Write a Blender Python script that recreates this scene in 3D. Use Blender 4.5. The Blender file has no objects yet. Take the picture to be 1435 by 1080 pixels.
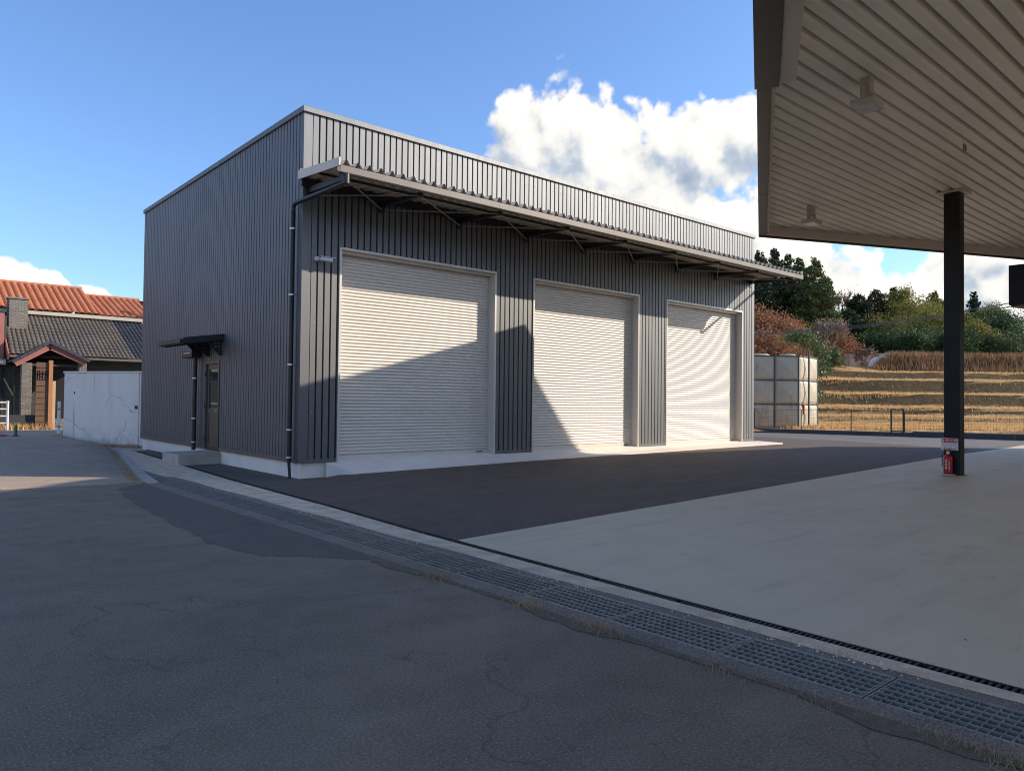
import bpy, math, random
import numpy as np
from mathutils import Vector, Matrix

random.seed(7)
RNG = np.random.default_rng(7)
scene = bpy.context.scene
COL = scene.collection

# ------------------------------------------------------------------ camera
# World axes: X along the warehouse front, Y along its side, origin at the near corner.
CAM = np.array([-7.0256, -14.9536, 1.7151])
YAW, PITCH, ROLL, FPX = 0.8541, 0.0211, 0.0111, 1041.3
_f = np.array([math.cos(YAW)*math.cos(PITCH), math.sin(YAW)*math.cos(PITCH), math.sin(PITCH)])
_r0 = np.array([math.sin(YAW), -math.cos(YAW), 0.0])
_u0 = np.cross(_r0, _f)
_r = _r0*math.cos(ROLL) + _u0*math.sin(ROLL)
_u = _u0*math.cos(ROLL) - _r0*math.sin(ROLL)
cd = bpy.data.cameras.new('camera')
cam = bpy.data.objects.new('camera', cd); COL.objects.link(cam)
cd.sensor_fit = 'HORIZONTAL'; cd.sensor_width = 36.0
cd.lens = FPX/1435.0*36.0
cd.clip_start = 0.05; cd.clip_end = 4000.0
M = Matrix(((_r[0], _u[0], -_f[0], CAM[0]), (_r[1], _u[1], -_f[1], CAM[1]), (_r[2], _u[2], -_f[2], CAM[2]), (0, 0, 0, 1)))
cam.matrix_world = M
scene.camera = cam

def ray(px, py): return _f + (px-717.5)/FPX*_r - (py-540.0)/FPX*_u
def on_z(px, py, z=0.0):
    d = ray(px, py); t = (z-CAM[2])/d[2]; return CAM + t*d
def on_y(px, py, y):
    d = ray(px, py); t = (y-CAM[1])/d[1]; return CAM + t*d
def on_x(px, py, x):
    d = ray(px, py); t = (x-CAM[0])/d[0]; return CAM + t*d
def at_d(px, py, dep): return CAM + ray(px, py)*dep

# ------------------------------------------------------------------ light
SUN_TRAVEL = Vector((-0.733, 0.506, -0.455)).normalized()
SUN_EL = math.asin(-SUN_TRAVEL.z)
SUN_AZ = math.atan2(-SUN_TRAVEL.x, -SUN_TRAVEL.y)
sd = bpy.data.lights.new('sun', 'SUN'); sd.energy = 2.75; sd.angle = math.radians(0.53); sd.color = (1.0, 0.87, 0.70)
sun = bpy.data.objects.new('sun', sd); COL.objects.link(sun)
sun.rotation_euler = SUN_TRAVEL.to_track_quat('-Z', 'Y').to_euler(); sun.location = (30, -30, 40)

scene.view_settings.view_transform = 'Standard'; scene.view_settings.look = 'None'
scene.view_settings.gamma = 1.0; scene.view_settings.use_curve_mapping = False
scene.view_settings.exposure = 0.93

world = bpy.data.worlds.new('World'); scene.world = world; world.use_nodes = True
CLOUD_SHIFT = (-0.33, 2.63, 4.55)
def build_world():
    nt = world.node_tree; nt.nodes.clear(); L = nt.links
    # cloud density as a function of direction (one group, sampled twice for light and shade)
    g = bpy.data.node_groups.new('cloud_density', 'ShaderNodeTree')
    g.interface.new_socket('Dir', in_out='INPUT', socket_type='NodeSocketVector')
    g.interface.new_socket('Density', in_out='OUTPUT', socket_type='NodeSocketFloat')
    gi = g.nodes.new('NodeGroupInput'); go = g.nodes.new('NodeGroupOutput'); K = g.links
    def vm(op, a, b=None):
        n = g.nodes.new('ShaderNodeVectorMath'); n.operation = op
        for i, x in enumerate((a, b)):
            if x is None: continue
            if isinstance(x, (tuple, list)): n.inputs[i].default_value = x
            else: K.new(x, n.inputs[i])
        return n.outputs['Value'] if op in ('LENGTH', 'DOT_PRODUCT') else n.outputs[0]
    def mt(op, a, b=None, c=None, tree=g, clamp=False):
        n = tree.nodes.new('ShaderNodeMath'); n.operation = op; n.use_clamp = clamp
        for i, x in enumerate((a, b, c)):
            if x is None: continue
            if isinstance(x, (int, float)): n.inputs[i].default_value = x
            else: tree.links.new(x, n.inputs[i])
        return n.outputs[0]
    def noise(vec, scale, detail, rough, tree=g):
        n = tree.nodes.new('ShaderNodeTexNoise'); n.inputs['Scale'].default_value = scale
        n.inputs['Detail'].default_value = detail; n.inputs['Roughness'].default_value = rough
        tree.links.new(vec, n.inputs['Vector']); return n
    D = gi.outputs[0]
    warp = noise(D, 7.0, 3, .5)
    wv = vm('SUBTRACT', warp.outputs['Color'], (.5, .5, .5)); wv = vm('MULTIPLY', wv, (.05, .05, .05))
    DW = vm('ADD', D, wv)
    pf = noise(DW, 15.0, 3, .5)
    fb = noise(D, 22.0, 5, .6)
    low = noise(vm('ADD', D, CLOUD_SHIFT), 2.6, 3, .5)
    blobs = [((795, 225), .105, 1.0), ((745, 222), .070, 1.0), ((850, 275), .13, 1.0), ((985, 215), .085, 1.3), ((1050, 195), .06, 1.2), ((935, 200), .045, 1.2),
             ((905, 320), .13, 1.2), ((1010, 335), .09, 1.3), ((1090, 375), .10, 1.9), ((1200, 425), .11, 2.6), ((1290, 430), .13, 2.6),
             ((1420, 395), .10, 1.5), ((1390, 365), .06, 1.3), ((55, 408), .034, 1.2), ((24, 398), .032, 1.0), ((115, 424), .030, 1.4)]
    acc = None
    for (px, py), rad, k in blobs:
        c = ray(px, py); c = c/np.linalg.norm(c)
        d = vm('LENGTH', vm('MULTIPLY', vm('SUBTRACT', D, tuple(c)), (1, 1, k)))
        m = mt('SUBTRACT', 1.0, mt('DIVIDE', d, rad))
        acc = m if acc is None else mt('SMOOTH_MAX', acc, m, .12)
    sep = g.nodes.new('ShaderNodeSeparateXYZ'); K.new(D, sep.inputs[0])
    # scattered low cumulus all round the horizon
    bank = mt('SUBTRACT', .40, mt('MULTIPLY', mt('ABSOLUTE', mt('SUBTRACT', sep.outputs[2], .16)), 1.5))
    bank = mt('ADD', bank, mt('MULTIPLY', mt('SUBTRACT', low.outputs['Fac'], .60), 8.0))
    bank = mt('MINIMUM', bank, .6)
    acc = mt('MAXIMUM', mt('MAXIMUM', acc, bank), -1.2)
    bil = mt('MULTIPLY', mt('SUBTRACT', mt('ABSOLUTE', mt('SUBTRACT', pf.outputs['Fac'], .5)), .085), 1.9)
    fbm = mt('MULTIPLY', mt('SUBTRACT', fb.outputs['Fac'], .47), .95)
    den = mt('ADD', mt('ADD', acc, bil), fbm)
    K.new(den, go.inputs[0])
    # main tree
    tc = nt.nodes.new('ShaderNodeTexCoord')
    nrm = nt.nodes.new('ShaderNodeVectorMath'); nrm.operation = 'NORMALIZE'; L.new(tc.outputs['Generated'], nrm.inputs[0])
    def cloud(vec):
        n = nt.nodes.new('ShaderNodeGroup'); n.node_tree = g; L.new(vec, n.inputs[0]); return n.outputs[0]
    off = nt.nodes.new('ShaderNodeVectorMath'); off.operation = 'ADD'; L.new(nrm.outputs[0], off.inputs[0])
    o = (_r0*.6 + np.array([0, 0, .8]))*.028; off.inputs[1].default_value = tuple(o)
    d1 = cloud(nrm.outputs[0]); d2 = cloud(off.outputs[0])
    alpha = nt.nodes.new('ShaderNodeMapRange'); alpha.interpolation_type = 'SMOOTHSTEP'; L.new(d1, alpha.inputs[0])
    alpha.inputs[1].default_value = .0; alpha.inputs[2].default_value = .24
    lit = mt('ADD', .66, mt('MULTIPLY', mt('SUBTRACT', d1, d2, tree=nt), .95, tree=nt), tree=nt)
    thick = mt('MULTIPLY', mt('MAXIMUM', mt('SUBTRACT', d1, .40, tree=nt), 0.0, tree=nt), .30, tree=nt)
    lit = mt('MINIMUM', mt('MAXIMUM', mt('SUBTRACT', lit, thick, tree=nt), 0.0, tree=nt), 1.0, tree=nt)
    ramp = nt.nodes.new('ShaderNodeValToRGB'); L.new(lit, ramp.inputs[0])
    e = ramp.color_ramp.elements
    e[0].position = 0.0; e[0].color = (.27, .34, .44, 1); e[1].position = 1.0; e[1].color = (.92, .86, .78, 1)
    m = e.new(.36); m.color = (.40, .46, .54, 1); m = e.new(.62); m.color = (.68, .68, .67, 1)
    sky = nt.nodes.new('ShaderNodeTexSky'); sky.sky_type = 'NISHITA'; sky.sun_disc = False
    sky.sun_elevation = SUN_EL; sky.sun_rotation = SUN_AZ
    sky.altitude = 200; sky.air_density = 1.0; sky.dust_density = 1.0; sky.ozone_density = 3.0
    b1 = nt.nodes.new('ShaderNodeBackground'); b1.inputs[1].default_value = 0.118; tint = nt.nodes.new('ShaderNodeMix'); tint.data_type = 'RGBA'; tint.blend_type = 'MULTIPLY'; tint.inputs[0].default_value = 1.0
    tint.inputs[7].default_value = (.82, .945, 1.13, 1); L.new(sky.outputs[0], tint.inputs[6]); L.new(tint.outputs[2], b1.inputs[0])
    b2 = nt.nodes.new('ShaderNodeBackground'); b2.inputs[1].default_value = 0.70; L.new(ramp.outputs[0], b2.inputs[0])
    mix = nt.nodes.new('ShaderNodeMixShader'); L.new(alpha.outputs[0], mix.inputs[0]); L.new(b1.outputs[0], mix.inputs[1]); L.new(b2.outputs[0], mix.inputs[2])
    out = nt.nodes.new('ShaderNodeOutputWorld'); L.new(mix.outputs[0], out.inputs[0])
build_world()
world.cycles.sampling_method = 'MANUAL'; world.cycles.sample_map_resolution = 512
scene.cycles.filter_width = 1.05; scene.cycles.max_bounces = 6; scene.cycles.diffuse_bounces = 3; scene.cycles.glossy_bounces = 3; scene.cycles.transparent_max_bounces = 8

# ------------------------------------------------------------------ helpers
ORG = {}
def tag(o, label=None, cat=None, group=None, kind=None):
    if label: o['label'] = label
    if cat: o['category'] = cat
    if group: o['group'] = group
    if kind: o['kind'] = kind
    return o
def thing(name, loc, label, cat, group=None):
    o = bpy.data.objects.new(name, None); COL.objects.link(o); o.empty_display_size = .2
    o.location = loc; ORG[o.name] = np.array(loc, float); tag(o, label, cat, group); return o
class MB:
    def __init__(s): s.v = []; s.f = []
    def add(s, vs, fs):
        n = len(s.v); s.v += [tuple(float(c) for c in p) for p in vs]; s.f += [tuple(i+n for i in q) for q in fs]; return s
    def quad(s, a, b, c, d): return s.add((a, b, c, d), ((0, 1, 2, 3),))
    def box(s, x0, x1, y0, y1, z0, z1):
        x0, x1 = min(x0, x1), max(x0, x1); y0, y1 = min(y0, y1), max(y0, y1); z0, z1 = min(z0, z1), max(z0, z1)
        return s.add([(x0, y0, z0), (x1, y0, z0), (x1, y1, z0), (x0, y1, z0), (x0, y0, z1), (x1, y0, z1), (x1, y1, z1), (x0, y1, z1)],
                     [(0, 3, 2, 1), (4, 5, 6, 7), (0, 1, 5, 4), (1, 2, 6, 5), (2, 3, 7, 6), (3, 0, 4, 7)])
    def bar(s, p, q, w, h, up=(0, 0, 1)):
        p = np.array(p, float); q = np.array(q, float); d = q-p; d /= np.linalg.norm(d)
        up = np.array(up, float); a = np.cross(d, up); a /= np.linalg.norm(a); b = np.cross(a, d)
        a *= w/2; b *= h/2
        vs = [p-a-b, p+a-b, p+a+b, p-a+b, q-a-b, q+a-b, q+a+b, q-a+b]
        return s.add(vs, [(0, 1, 2, 3), (7, 6, 5, 4), (4, 5, 1, 0), (5, 6, 2, 1), (6, 7, 3, 2), (7, 4, 0, 3)])
    def tube(s, pts, r, n=8, caps=True):
        pts = [np.array(p, float) for p in pts]
        rs = r if isinstance(r, (list, tuple)) else [r]*len(pts)
        rings = []
        for i, p in enumerate(pts):
            d = pts[min(i+1, len(pts)-1)]-pts[max(i-1, 0)]; d /= np.linalg.norm(d)+1e-12
            up = np.array([0, 0, 1.]) if abs(d[2]) < .95 else np.array([1., 0, 0])
            a = np.cross(d, up); a /= np.linalg.norm(a); b = np.cross(a, d)
            rings.append([p+rs[i]*(math.cos(2*math.pi*k/n)*a+math.sin(2*math.pi*k/n)*b) for k in range(n)])
        vs = [v for rg in rings for v in rg]; fs = []
        for i in range(len(pts)-1):
            for k in range(n):
                k2 = (k+1) % n; fs.append((i*n+k, i*n+k2, (i+1)*n+k2, (i+1)*n+k))
        if caps: fs.append(tuple(range(n))); fs.append(tuple((len(pts)-1)*n+k for k in reversed(range(n))))
        return s.add(vs, fs)
    def lathe(s, prof, c, n=16):
        vs = []; fs = []
        for r, z in prof:
            for k in range(n): vs.append((c[0]+r*math.cos(2*math.pi*k/n), c[1]+r*math.sin(2*math.pi*k/n), c[2]+z))
        for i in range(len(prof)-1):
            for k in range(n): k2 = (k+1) % n; fs.append((i*n+k, i*n+k2, (i+1)*n+k2, (i+1)*n+k))
        fs.append(tuple(reversed(range(n)))); fs.append(tuple((len(prof)-1)*n+k for k in range(n)))
        return s.add(vs, fs)
    def prism(s, poly, z0, z1):
        n = len(poly); vs = [(x, y, z0) for x, y in poly]+[(x, y, z1) for x, y in poly]
        fs = [tuple(reversed(range(n))), tuple(range(n, 2*n))]+[(i, (i+1) % n, n+(i+1) % n, n+i) for i in range(n)]
        return s.add(vs, fs)
    def extr(s, a, vec):
        """closed polygon a (3D points) extruded by vec"""
        n = len(a); a = [np.array(p, float) for p in a]; vec = np.array(vec, float)
        vs = a+[p+vec for p in a]
        return s.add(vs, [tuple(range(n)), tuple(reversed(range(n, 2*n)))]+[(i+n, (i+1) % n+n, (i+1) % n, i) for i in range(n)])
    def build(s, name, mat, parent=None, smooth=None, bevel=0, **kw):
        v = np.array(s.v, float)
        return mesh_obj(name, v, s.f, mat, parent, smooth, bevel, **kw)
def mesh_obj(name, v, f, mat, parent=None, smooth=None, bevel=0, label=None, cat=None, group=None, kind=None):
    lo, hi = v.min(0), v.max(0); o0 = (lo+hi)/2
    if parent is None: o0[2] = lo[2]
    me = bpy.data.meshes.new(name)
    if isinstance(f, np.ndarray):
        me.from_pydata((v-o0).tolist(), [], f.tolist())
    else: me.from_pydata((v-o0).tolist(), [], f)
    me.validate()
    me.materials.append(mat)
    if smooth is not None:
        me.shade_smooth()
        try: me.set_sharp_from_angle(angle=math.radians(smooth))
        except Exception: pass
    ob = bpy.data.objects.new(name, me); COL.objects.link(ob)
    ORG[ob.name] = o0
    if parent is not None:
        ob.parent = parent; ob.location = o0-ORG[parent.name]
    else: ob.location = o0
    if bevel:
        b = ob.modifiers.new('bevel', 'BEVEL'); b.width = bevel; b.segments = 2; b.limit_method = 'ANGLE'
    tag(ob, label, cat, group, kind)
    return ob
def copy_tree(o, parent=None, loc=None, rz=None, sc=None):
    c = o.copy(); COL.objects.link(c); ORG[c.name] = ORG.get(o.name)
    if parent is not None: c.parent = parent
    if loc is not None: c.location = loc
    if rz is not None: c.rotation_euler = (0, 0, rz)
    if sc is not None: c.scale = sc
    for ch in list(o.children): copy_tree(ch, c)
    return c

# ------------------------------------------------------------------ materials
MATS = {}
class NT:
    def __init__(s, name):
        s.m = bpy.data.materials.new(name); s.m.use_nodes = True; s.t = s.m.node_tree; s.t.nodes.clear()
        s.out = s.t.nodes.new('ShaderNodeOutputMaterial'); s.p = s.t.nodes.new('ShaderNodeBsdfPrincipled')
        s.t.links.new(s.p.outputs[0], s.out.inputs[0]); MATS[name] = s.m
        s.geo = s.t.nodes.new('ShaderNodeNewGeometry')
    def link(s, a, b): s.t.links.new(a, b)
    def pos(s, scale=(1, 1, 1), rot=(0, 0, 0)):
        n = s.t.nodes.new('ShaderNodeMapping'); n.inputs['Scale'].default_value = scale; n.inputs['Rotation'].default_value = rot
        s.link(s.geo.outputs['Position'], n.inputs['Vector']); return n.outputs[0]
    def noise(s, scale, detail=4, rough=.55, vec=None, dist=0):
        n = s.t.nodes.new('ShaderNodeTexNoise'); n.inputs['Scale'].default_value = scale; n.inputs['Detail'].default_value = detail
        n.inputs['Roughness'].default_value = rough; n.inputs['Distortion'].default_value = dist
        s.link(vec if vec is not None else s.geo.outputs['Position'], n.inputs['Vector']); return n.outputs['Fac']
    def ncol(s, scale, vec=None):
        n = s.t.nodes.new('ShaderNodeTexNoise'); n.inputs['Scale'].default_value = scale; n.inputs['Detail'].default_value = 4
        s.link(vec if vec is not None else s.geo.outputs['Position'], n.inputs['Vector']); return n.outputs['Color']
    def vec(s, op, a, b):
        n = s.t.nodes.new('ShaderNodeVectorMath'); n.operation = op
        for i, x in enumerate((a, b)):
            if isinstance(x, (tuple, list)): n.inputs[i].default_value = x
            else: s.link(x, n.inputs[i])
        return n.outputs[0]
    def math(s, op, a, b=0, clamp=False):
        n = s.t.nodes.new('ShaderNodeMath'); n.operation = op; n.use_clamp = clamp
        for i, x in enumerate((a, b)):
            if isinstance(x, (int, float)): n.inputs[i].default_value = x
            else: s.link(x, n.inputs[i])
        return n.outputs[0]
    def rng(s, x, a, b, c=0, d=1):
        n = s.t.nodes.new('ShaderNodeMapRange'); s.link(x, n.inputs[0])
        for i, v in enumerate((a, b, c, d)): n.inputs[i+1].default_value = v
        return n.outputs[0]
    def mix(s, fac, a, b, mode='MIX'):
        n = s.t.nodes.new('ShaderNodeMix'); n.data_type = 'RGBA'; n.blend_type = mode
        for i, x in ((0, fac), (6, a), (7, b)):
            if isinstance(x, (int, float)): n.inputs[i].default_value = x
            elif isinstance(x, (tuple, list)): n.inputs[i].default_value = (x[0], x[1], x[2], 1)
            else: s.link(x, n.inputs[i])
        return n.outputs[2]
    def voro(s, scale, vec=None, feature='DISTANCE_TO_EDGE'):
        n = s.t.nodes.new('ShaderNodeTexVoronoi'); n.feature = feature; n.inputs['Scale'].default_value = scale
        s.link(vec if vec is not None else s.geo.outputs['Position'], n.inputs['Vector']); return n.outputs['Distance']
    def bump(s, h, strength=.5, dist=.01):
        n = s.t.nodes.new('ShaderNodeBump'); n.inputs['Strength'].default_value = strength; n.inputs['Distance'].default_value = dist
        s.link(h, n.inputs['Height']); s.link(n.outputs[0], s.p.inputs['Normal'])
    def col(s, c):
        if isinstance(c, (tuple, list)): s.p.inputs['Base Color'].default_value = (c[0], c[1], c[2], 1)
        else: s.link(c, s.p.inputs['Base Color'])
    def rough(s, r):
        if isinstance(r, (int, float)): s.p.inputs['Roughness'].default_value = r
        else: s.link(r, s.p.inputs['Roughness'])
    def metal(s, m): s.p.inputs['Metallic'].default_value = m
def mat(name, c1, c2=None, scale=3, rough=.6, metal=0, bump=0, bscale=60, bdist=.005, detail=5, vs=(1, 1, 1), lo=.3, hi=.7, rvar=0, spec=None):
    t = NT(name)
    if c2 is None: c2 = tuple(x*.82 for x in c1)
    n = t.noise(scale, detail, .6, t.pos(vs)); k = t.rng(n, lo, hi)
    t.col(t.mix(k, c1, c2)); t.metal(metal)
    if rvar: t.rough(t.rng(n, .2, .8, max(.02, rough-rvar), rough+rvar))
    else: t.rough(rough)
    if bump: t.bump(t.noise(bscale, 3, .6), bump, bdist)
    if spec is not None: t.p.inputs['Specular IOR Level'].default_value = spec
    return t.m

def asphalt(name, a, b, agg=.45, cracks=.0, wear=.5, warm=(1, 1, 1), bs=.7):
    t = NT(name)
    big = t.noise(.35, 5, .6, dist=.4); mid = t.noise(2.3, 6, .65); fine = t.noise(62, 4, .75); grit = t.voro(90, feature='F1')
    streak = t.noise(1.0, 5, .6, t.pos((.35, 1.6, 1), (0, 0, .9)))
    c = t.mix(t.rng(big, .35, .65), a, b)
    c = t.mix(t.math('MULTIPLY', t.rng(mid, .35, .7), wear), c, tuple(x*.72 for x in a))
    c = t.mix(t.math('MULTIPLY', t.rng(streak, .5, .75), .35), c, tuple(min(1, x*1.25) for x in b))
    c = t.mix(t.math('MULTIPLY', t.rng(fine, .52, .70), agg), c, tuple(min(1, x*2.1*w) for x, w in zip(b, warm)))
    c = t.mix(t.math('MULTIPLY', t.rng(fine, .47, .30), agg), c, tuple(x*.45 for x in a))
    spots = t.voro(1.1, t.vec('ADD', t.geo.outputs['Position'], t.ncol(9)), 'F1')
    c = t.mix(t.math('MULTIPLY', t.rng(spots, .05, .02), .15), c, tuple(x*.4 for x in a))
    h = t.math('ADD', t.math('MULTIPLY', fine, 1.0), t.math('MULTIPLY', grit, .6))
    if cracks:
        wv = t.vec('ADD', t.geo.outputs['Position'], t.vec('MULTIPLY', t.ncol(2.2), (.9, .9, .9)))
        e1 = t.voro(.30, wv); e2 = t.voro(1.6, wv)
        gate = t.rng(t.noise(.5, 2), .50, .60)
        k1 = t.math('MULTIPLY', t.rng(e1, .006, .0015), t.rng(t.noise(.8, 3), .40, .55)); k2 = t.math('MULTIPLY', t.rng(e2, .010, .003), gate)
        k = t.math('MULTIPLY', t.math('MAXIMUM', k1, k2), cracks)
        c = t.mix(k, c, tuple(x*.3 for x in a)); h = t.math('SUBTRACT', h, t.math('MULTIPLY', k, 2.0))
    t.col(c); t.rough(t.rng(mid, .3, .7, .72, .9)); t.bump(h, bs, .006); t.p.inputs['Specular IOR Level'].default_value = .35
    return t.m
M_ROAD = asphalt('old_asphalt', (.200, .147, .100), (.275, .205, .142), agg=.70, cracks=.36)
M_MOUND = asphalt('coarse_asphalt', (.36, .27, .19), (.46, .35, .25), agg=.75, cracks=.25, bs=.9)
M_PATCH = asphalt('patch_asphalt', (.138, .105, .083), (.156, .119, .094), agg=.45, wear=.25)
M_YARD = asphalt('new_asphalt', (.122, .090, .071), (.140, .105, .083), agg=.45, wear=.3)
M_LOT = asphalt('lot_asphalt', (.15, .142, .132), (.19, .18, .165), agg=.3, cracks=.3)

def concrete_pad_mat():
    t = NT('smooth_concrete')
    big = t.noise(.22, 6, .62, dist=.5); mid = t.noise(1.5, 6, .65); sw = t.noise(1.0, 6, .7, t.pos((.25, 2.4, 1), (0, 0, .35)))
    c = t.mix(t.rng(big, .3, .7), (.69, .545, .36), (.75, .60, .40))
    c = t.mix(t.math('MULTIPLY', t.rng(mid, .45, .75), .4), c, (.62, .46, .29))
    c = t.mix(t.math('MULTIPLY', t.rng(sw, .54, .70), .6), c, (.55, .41, .265))
    c = t.mix(t.math('MULTIPLY', t.rng(sw, .44, .28), .5), c, (.82, .63, .42))
    sc = t.noise(1.0, 4, .7, t.pos((1.2, 14, 1), (0, 0, .5)))
    c = t.mix(t.math('MULTIPLY', t.rng(sc, .64, .72), .6), c, (.26, .21, .165))
    dots = t.voro(1.3, t.vec('ADD', t.geo.outputs['Position'], t.vec('MULTIPLY', t.ncol(6), (.4, .4, .4))), 'F1')
    c = t.mix(t.rng(dots, .035, .02), c, (.07, .07, .07))
    t.col(c); t.rough(t.rng(mid, .3, .7, .55, .75)); t.bump(t.noise(60, 4, .6), .25, .003); t.p.inputs['Specular IOR Level'].default_value = .35
    return t.m
M_PAD = concrete_pad_mat()
M_CONC = mat('weathered_concrete', (.54, .465, .385), (.36, .31, .255), 2.2, .8, 0, .5, 55, detail=8)
M_CONC2 = mat('rough_concrete_strip', (.80, .61, .42), (.50, .385, .27), 3.5, .85, 0, .9, 40, .012, detail=9, lo=.38, hi=.72)
M_FOUND = mat('foundation_concrete', (.90, .81, .71), (.80, .72, .63), 1.4, .75, 0, .25, 60, detail=8)
M_APRON = mat('apron_concrete', (.88, .80, .70), (.76, .69, .60), 1.7, .75, 0, .3, 70, detail=8)
M_DARKC = mat('dark_drain', (.03, .03, .03), (.015, .015, .014), 5, .9)
M_GALV = mat('galvanised_grate', (.33, .31, .275), (.20, .19, .17), 6, .5, .35, .3, 90, detail=6)
M_IRON = mat('black_iron_grate', (.035, .034, .033), (.02, .02, .02), 8, .6, .3, .3, 80)
M_SOIL = mat('earth', (.30, .235, .16), (.22, .17, .115), .5, .95, 0, .8, 12, .05)
M_WHITEP = mat('white_line_paint', (.62, .61, .58), (.45, .44, .42), 8, .7)

# ------------------------------------------------------------------ ground
def yz(x): return min(.0125*(x+1.5), .25)       # the yard rises gently along the warehouse front
def sheet(name, poly, z, m, th=.03, tilt=False):
    n = len(poly); mb = MB()
    f = (lambda x: z+max(0, yz(x))) if tilt else (lambda x: z)
    vs = [(x, y, f(x)-th) for x, y in poly]+[(x, y, f(x)) for x, y in poly]
    mb.add(vs, [tuple(reversed(range(n))), tuple(range(n, 2*n))]+[(i, (i+1) % n, n+(i+1) % n, n+i) for i in range(n)])
    o = mb.build(name, m); o['kind'] = 'structure'; return o
def interp(pts, y):
    xs = [p[0] for p in pts]; ys = [p[1] for p in pts]; return float(np.interp(y, xs, ys))
SLOT = [(-22, -1.70), (-13.6, -1.64), (-10.5, -1.56), (-6.9, -1.44), (-4.2, -1.27), (.66, -1.08), (6.4, -.69), (10.5, -.42)]   # (y, x) yard edge
EDGE = [(-22, -2.80), (-12, -2.78), (.58, -2.82), (2.06, -2.61), (5.5, -2.0), (9.3, -1.33), (12.2, -.9)]                        # (y, x) road edge
# base earth sheet to the horizon
mb = MB(); mb.quad((-1500, -1500, -.55), (2500, -1500, -.55), (2500, 2500, -.55), (-1500, 2500, -.55))
g = mb.build('ground', M_SOIL); g['kind'] = 'structure'
# road on the left of the drain
poly = [(-70, -60), (-2.8, -60)]+[(interp(EDGE, y)-.002+.012*math.sin(y*3.1)+.01*math.sin(y*7.7), y) for y in np.arange(-22, 1.31, .4)]+[(-2.86, 1.3), (-70, 1.9)]
sheet('road', poly, 0.0, M_ROAD)
# darker trench patch beside the drain
ctl = [(-2.83, .95), (-3.40, .35), (-3.55, -.5), (-3.72, -2.2), (-3.80, -3.65), (-3.86, -5.0), (-3.92, -6.1), (-3.70, -7.05), (-3.2, -7.6), (-2.85, -7.95)]
pp = []
for i in range(len(ctl)-1):
    for k in range(6):
        a = np.array(ctl[i]); b = np.array(ctl[i+1]); q = a+(b-a)*k/6
        pp.append((q[0]+random.uniform(-.035, .035), q[1]+random.uniform(-.035, .035)))
pp.append(ctl[-1]); pp = pp[::-1]
sheet('road_patch', pp, .006, M_PATCH, .02)
# raised access road on the left: height field
def acc_h(x, y):
    s = min(1, max(0, (y-1.0)/12.5)); s = s*s*(3-2*s)
    e = interp(EDGE, min(y, 12.2)) if y < 12.2 else -.9-(y-12.2)*.12
    k = min(1, max(0, (e-x)/.75)); k = k*k*(3-2*k) if y < 16 else 1
    return .035*min(1, max(0, (y-1.2)/.35))*k+.28*s*(k*.8+.2)
mb = MB(); ys = list(np.arange(1.3, 3, .17))+list(np.arange(3, 18.01, .5)); NX = 40
vs = []; fs = []
for j, y in enumerate(ys):
    e = interp(EDGE, min(y, 12.2)) if y < 12.2 else -.9-(y-12.2)*.12
    if y > 16.3: e = 14.0
    yy = y
    for i in range(NX+1):
        u = (i/NX)**.45; x = -32+(e+.0+32)*u
        y2 = yy+(.05*math.sin(x*2.3)+.03*math.sin(x*5.9) if j == 0 else 0)
        vs.append((x, y2, acc_h(x, y)+(0.008*math.sin(x*1.7+y)+.004 if j > 1 else (.004 if j == 1 else -.01))))
for j in range(len(ys)-1):
    for i in range(NX):
        a = j*(NX+1)+i; fs.append((a, a+1, a+NX+2, a+NX+1))
mb.add(vs, fs); o = mb.build('access_road', M_MOUND, smooth=60); o['kind'] = 'structure'
# street in front of the tiled house
mb = MB(); mb.box(-34, 30, 17.9, 60, -.4, .318); o = mb.build('street', mat('pale_street', (.34, .31, .27), (.25, .235, .21), .8, .85, 0, .4, 50)); o['kind'] = 'structure'
# yard of new asphalt in front of the warehouse (two sheets: front and side strip)
CE = lambda x: -7.58+.040*(x+1.25)      # joint between asphalt and concrete pad
XB = 18.5                                # beyond this the lot is level
poly = [(interp(SLOT, CE(-1.3))+.004, CE(-1.3)), (XB, CE(XB)), (XB, 8), (18.2, 8), (18.2, 0), (0, 0), (0, 11.2)]+[(interp(SLOT, y)+.004, y) for y in (10.4, 8, 6.4, 4, 2, .66, -1, -2.5, -4.2, -5.5)]
sheet('yard', poly, -.012, M_YARD, tilt=True)
sheet('yard', [(XB+.001, CE(XB)), (21.5, CE(21.5)), (23.5, 0), (23.5, 8), (XB+.001, 8)], -.012, M_YARD, tilt=True)
mb = MB()
xs_ = list(np.linspace(.25, 18.4, 24)); vs = []; fs = []
for x in xs_:
    k = min(1, max(0, (x-.25)/.8)); e = .085*k*(1-max(0, (x-6)/13))
    for y, q in ((-.30, 1.0), (-.62, 1.0), (-1.3, .72), (-2.1, .30), (-2.9, -.05)): vs.append((x, y, yz(x)-.012+e*q+.0015))
for i in range(len(xs_)-1):
    for j in range(4): a = i*5+j; fs.append((a+1, a+6, a+5, a))
mb.add(vs, fs); o = mb.build('yard', M_YARD, smooth=40); o['kind'] = 'structure'
sheet('parking_lot', [(21.505, CE(21.5)), (62, -4), (62, 20), (18.2, 40), (18.205, 8.005), (23.505, 8.005), (23.505, 0)], -.012, M_LOT, tilt=True)
poly = [(interp(SLOT, y)+.004, y) for y in (-30, -22, -13.6, -10.5, -9, -8)]+[(interp(SLOT, CE(-1.3))+.004, CE(-1.3)-.006)]
sheet('concrete_pad', [(XB, -30)]+[(XB, CE(XB)-.006)]+poly[::-1], -.002, M_PAD, tilt=True)
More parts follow.
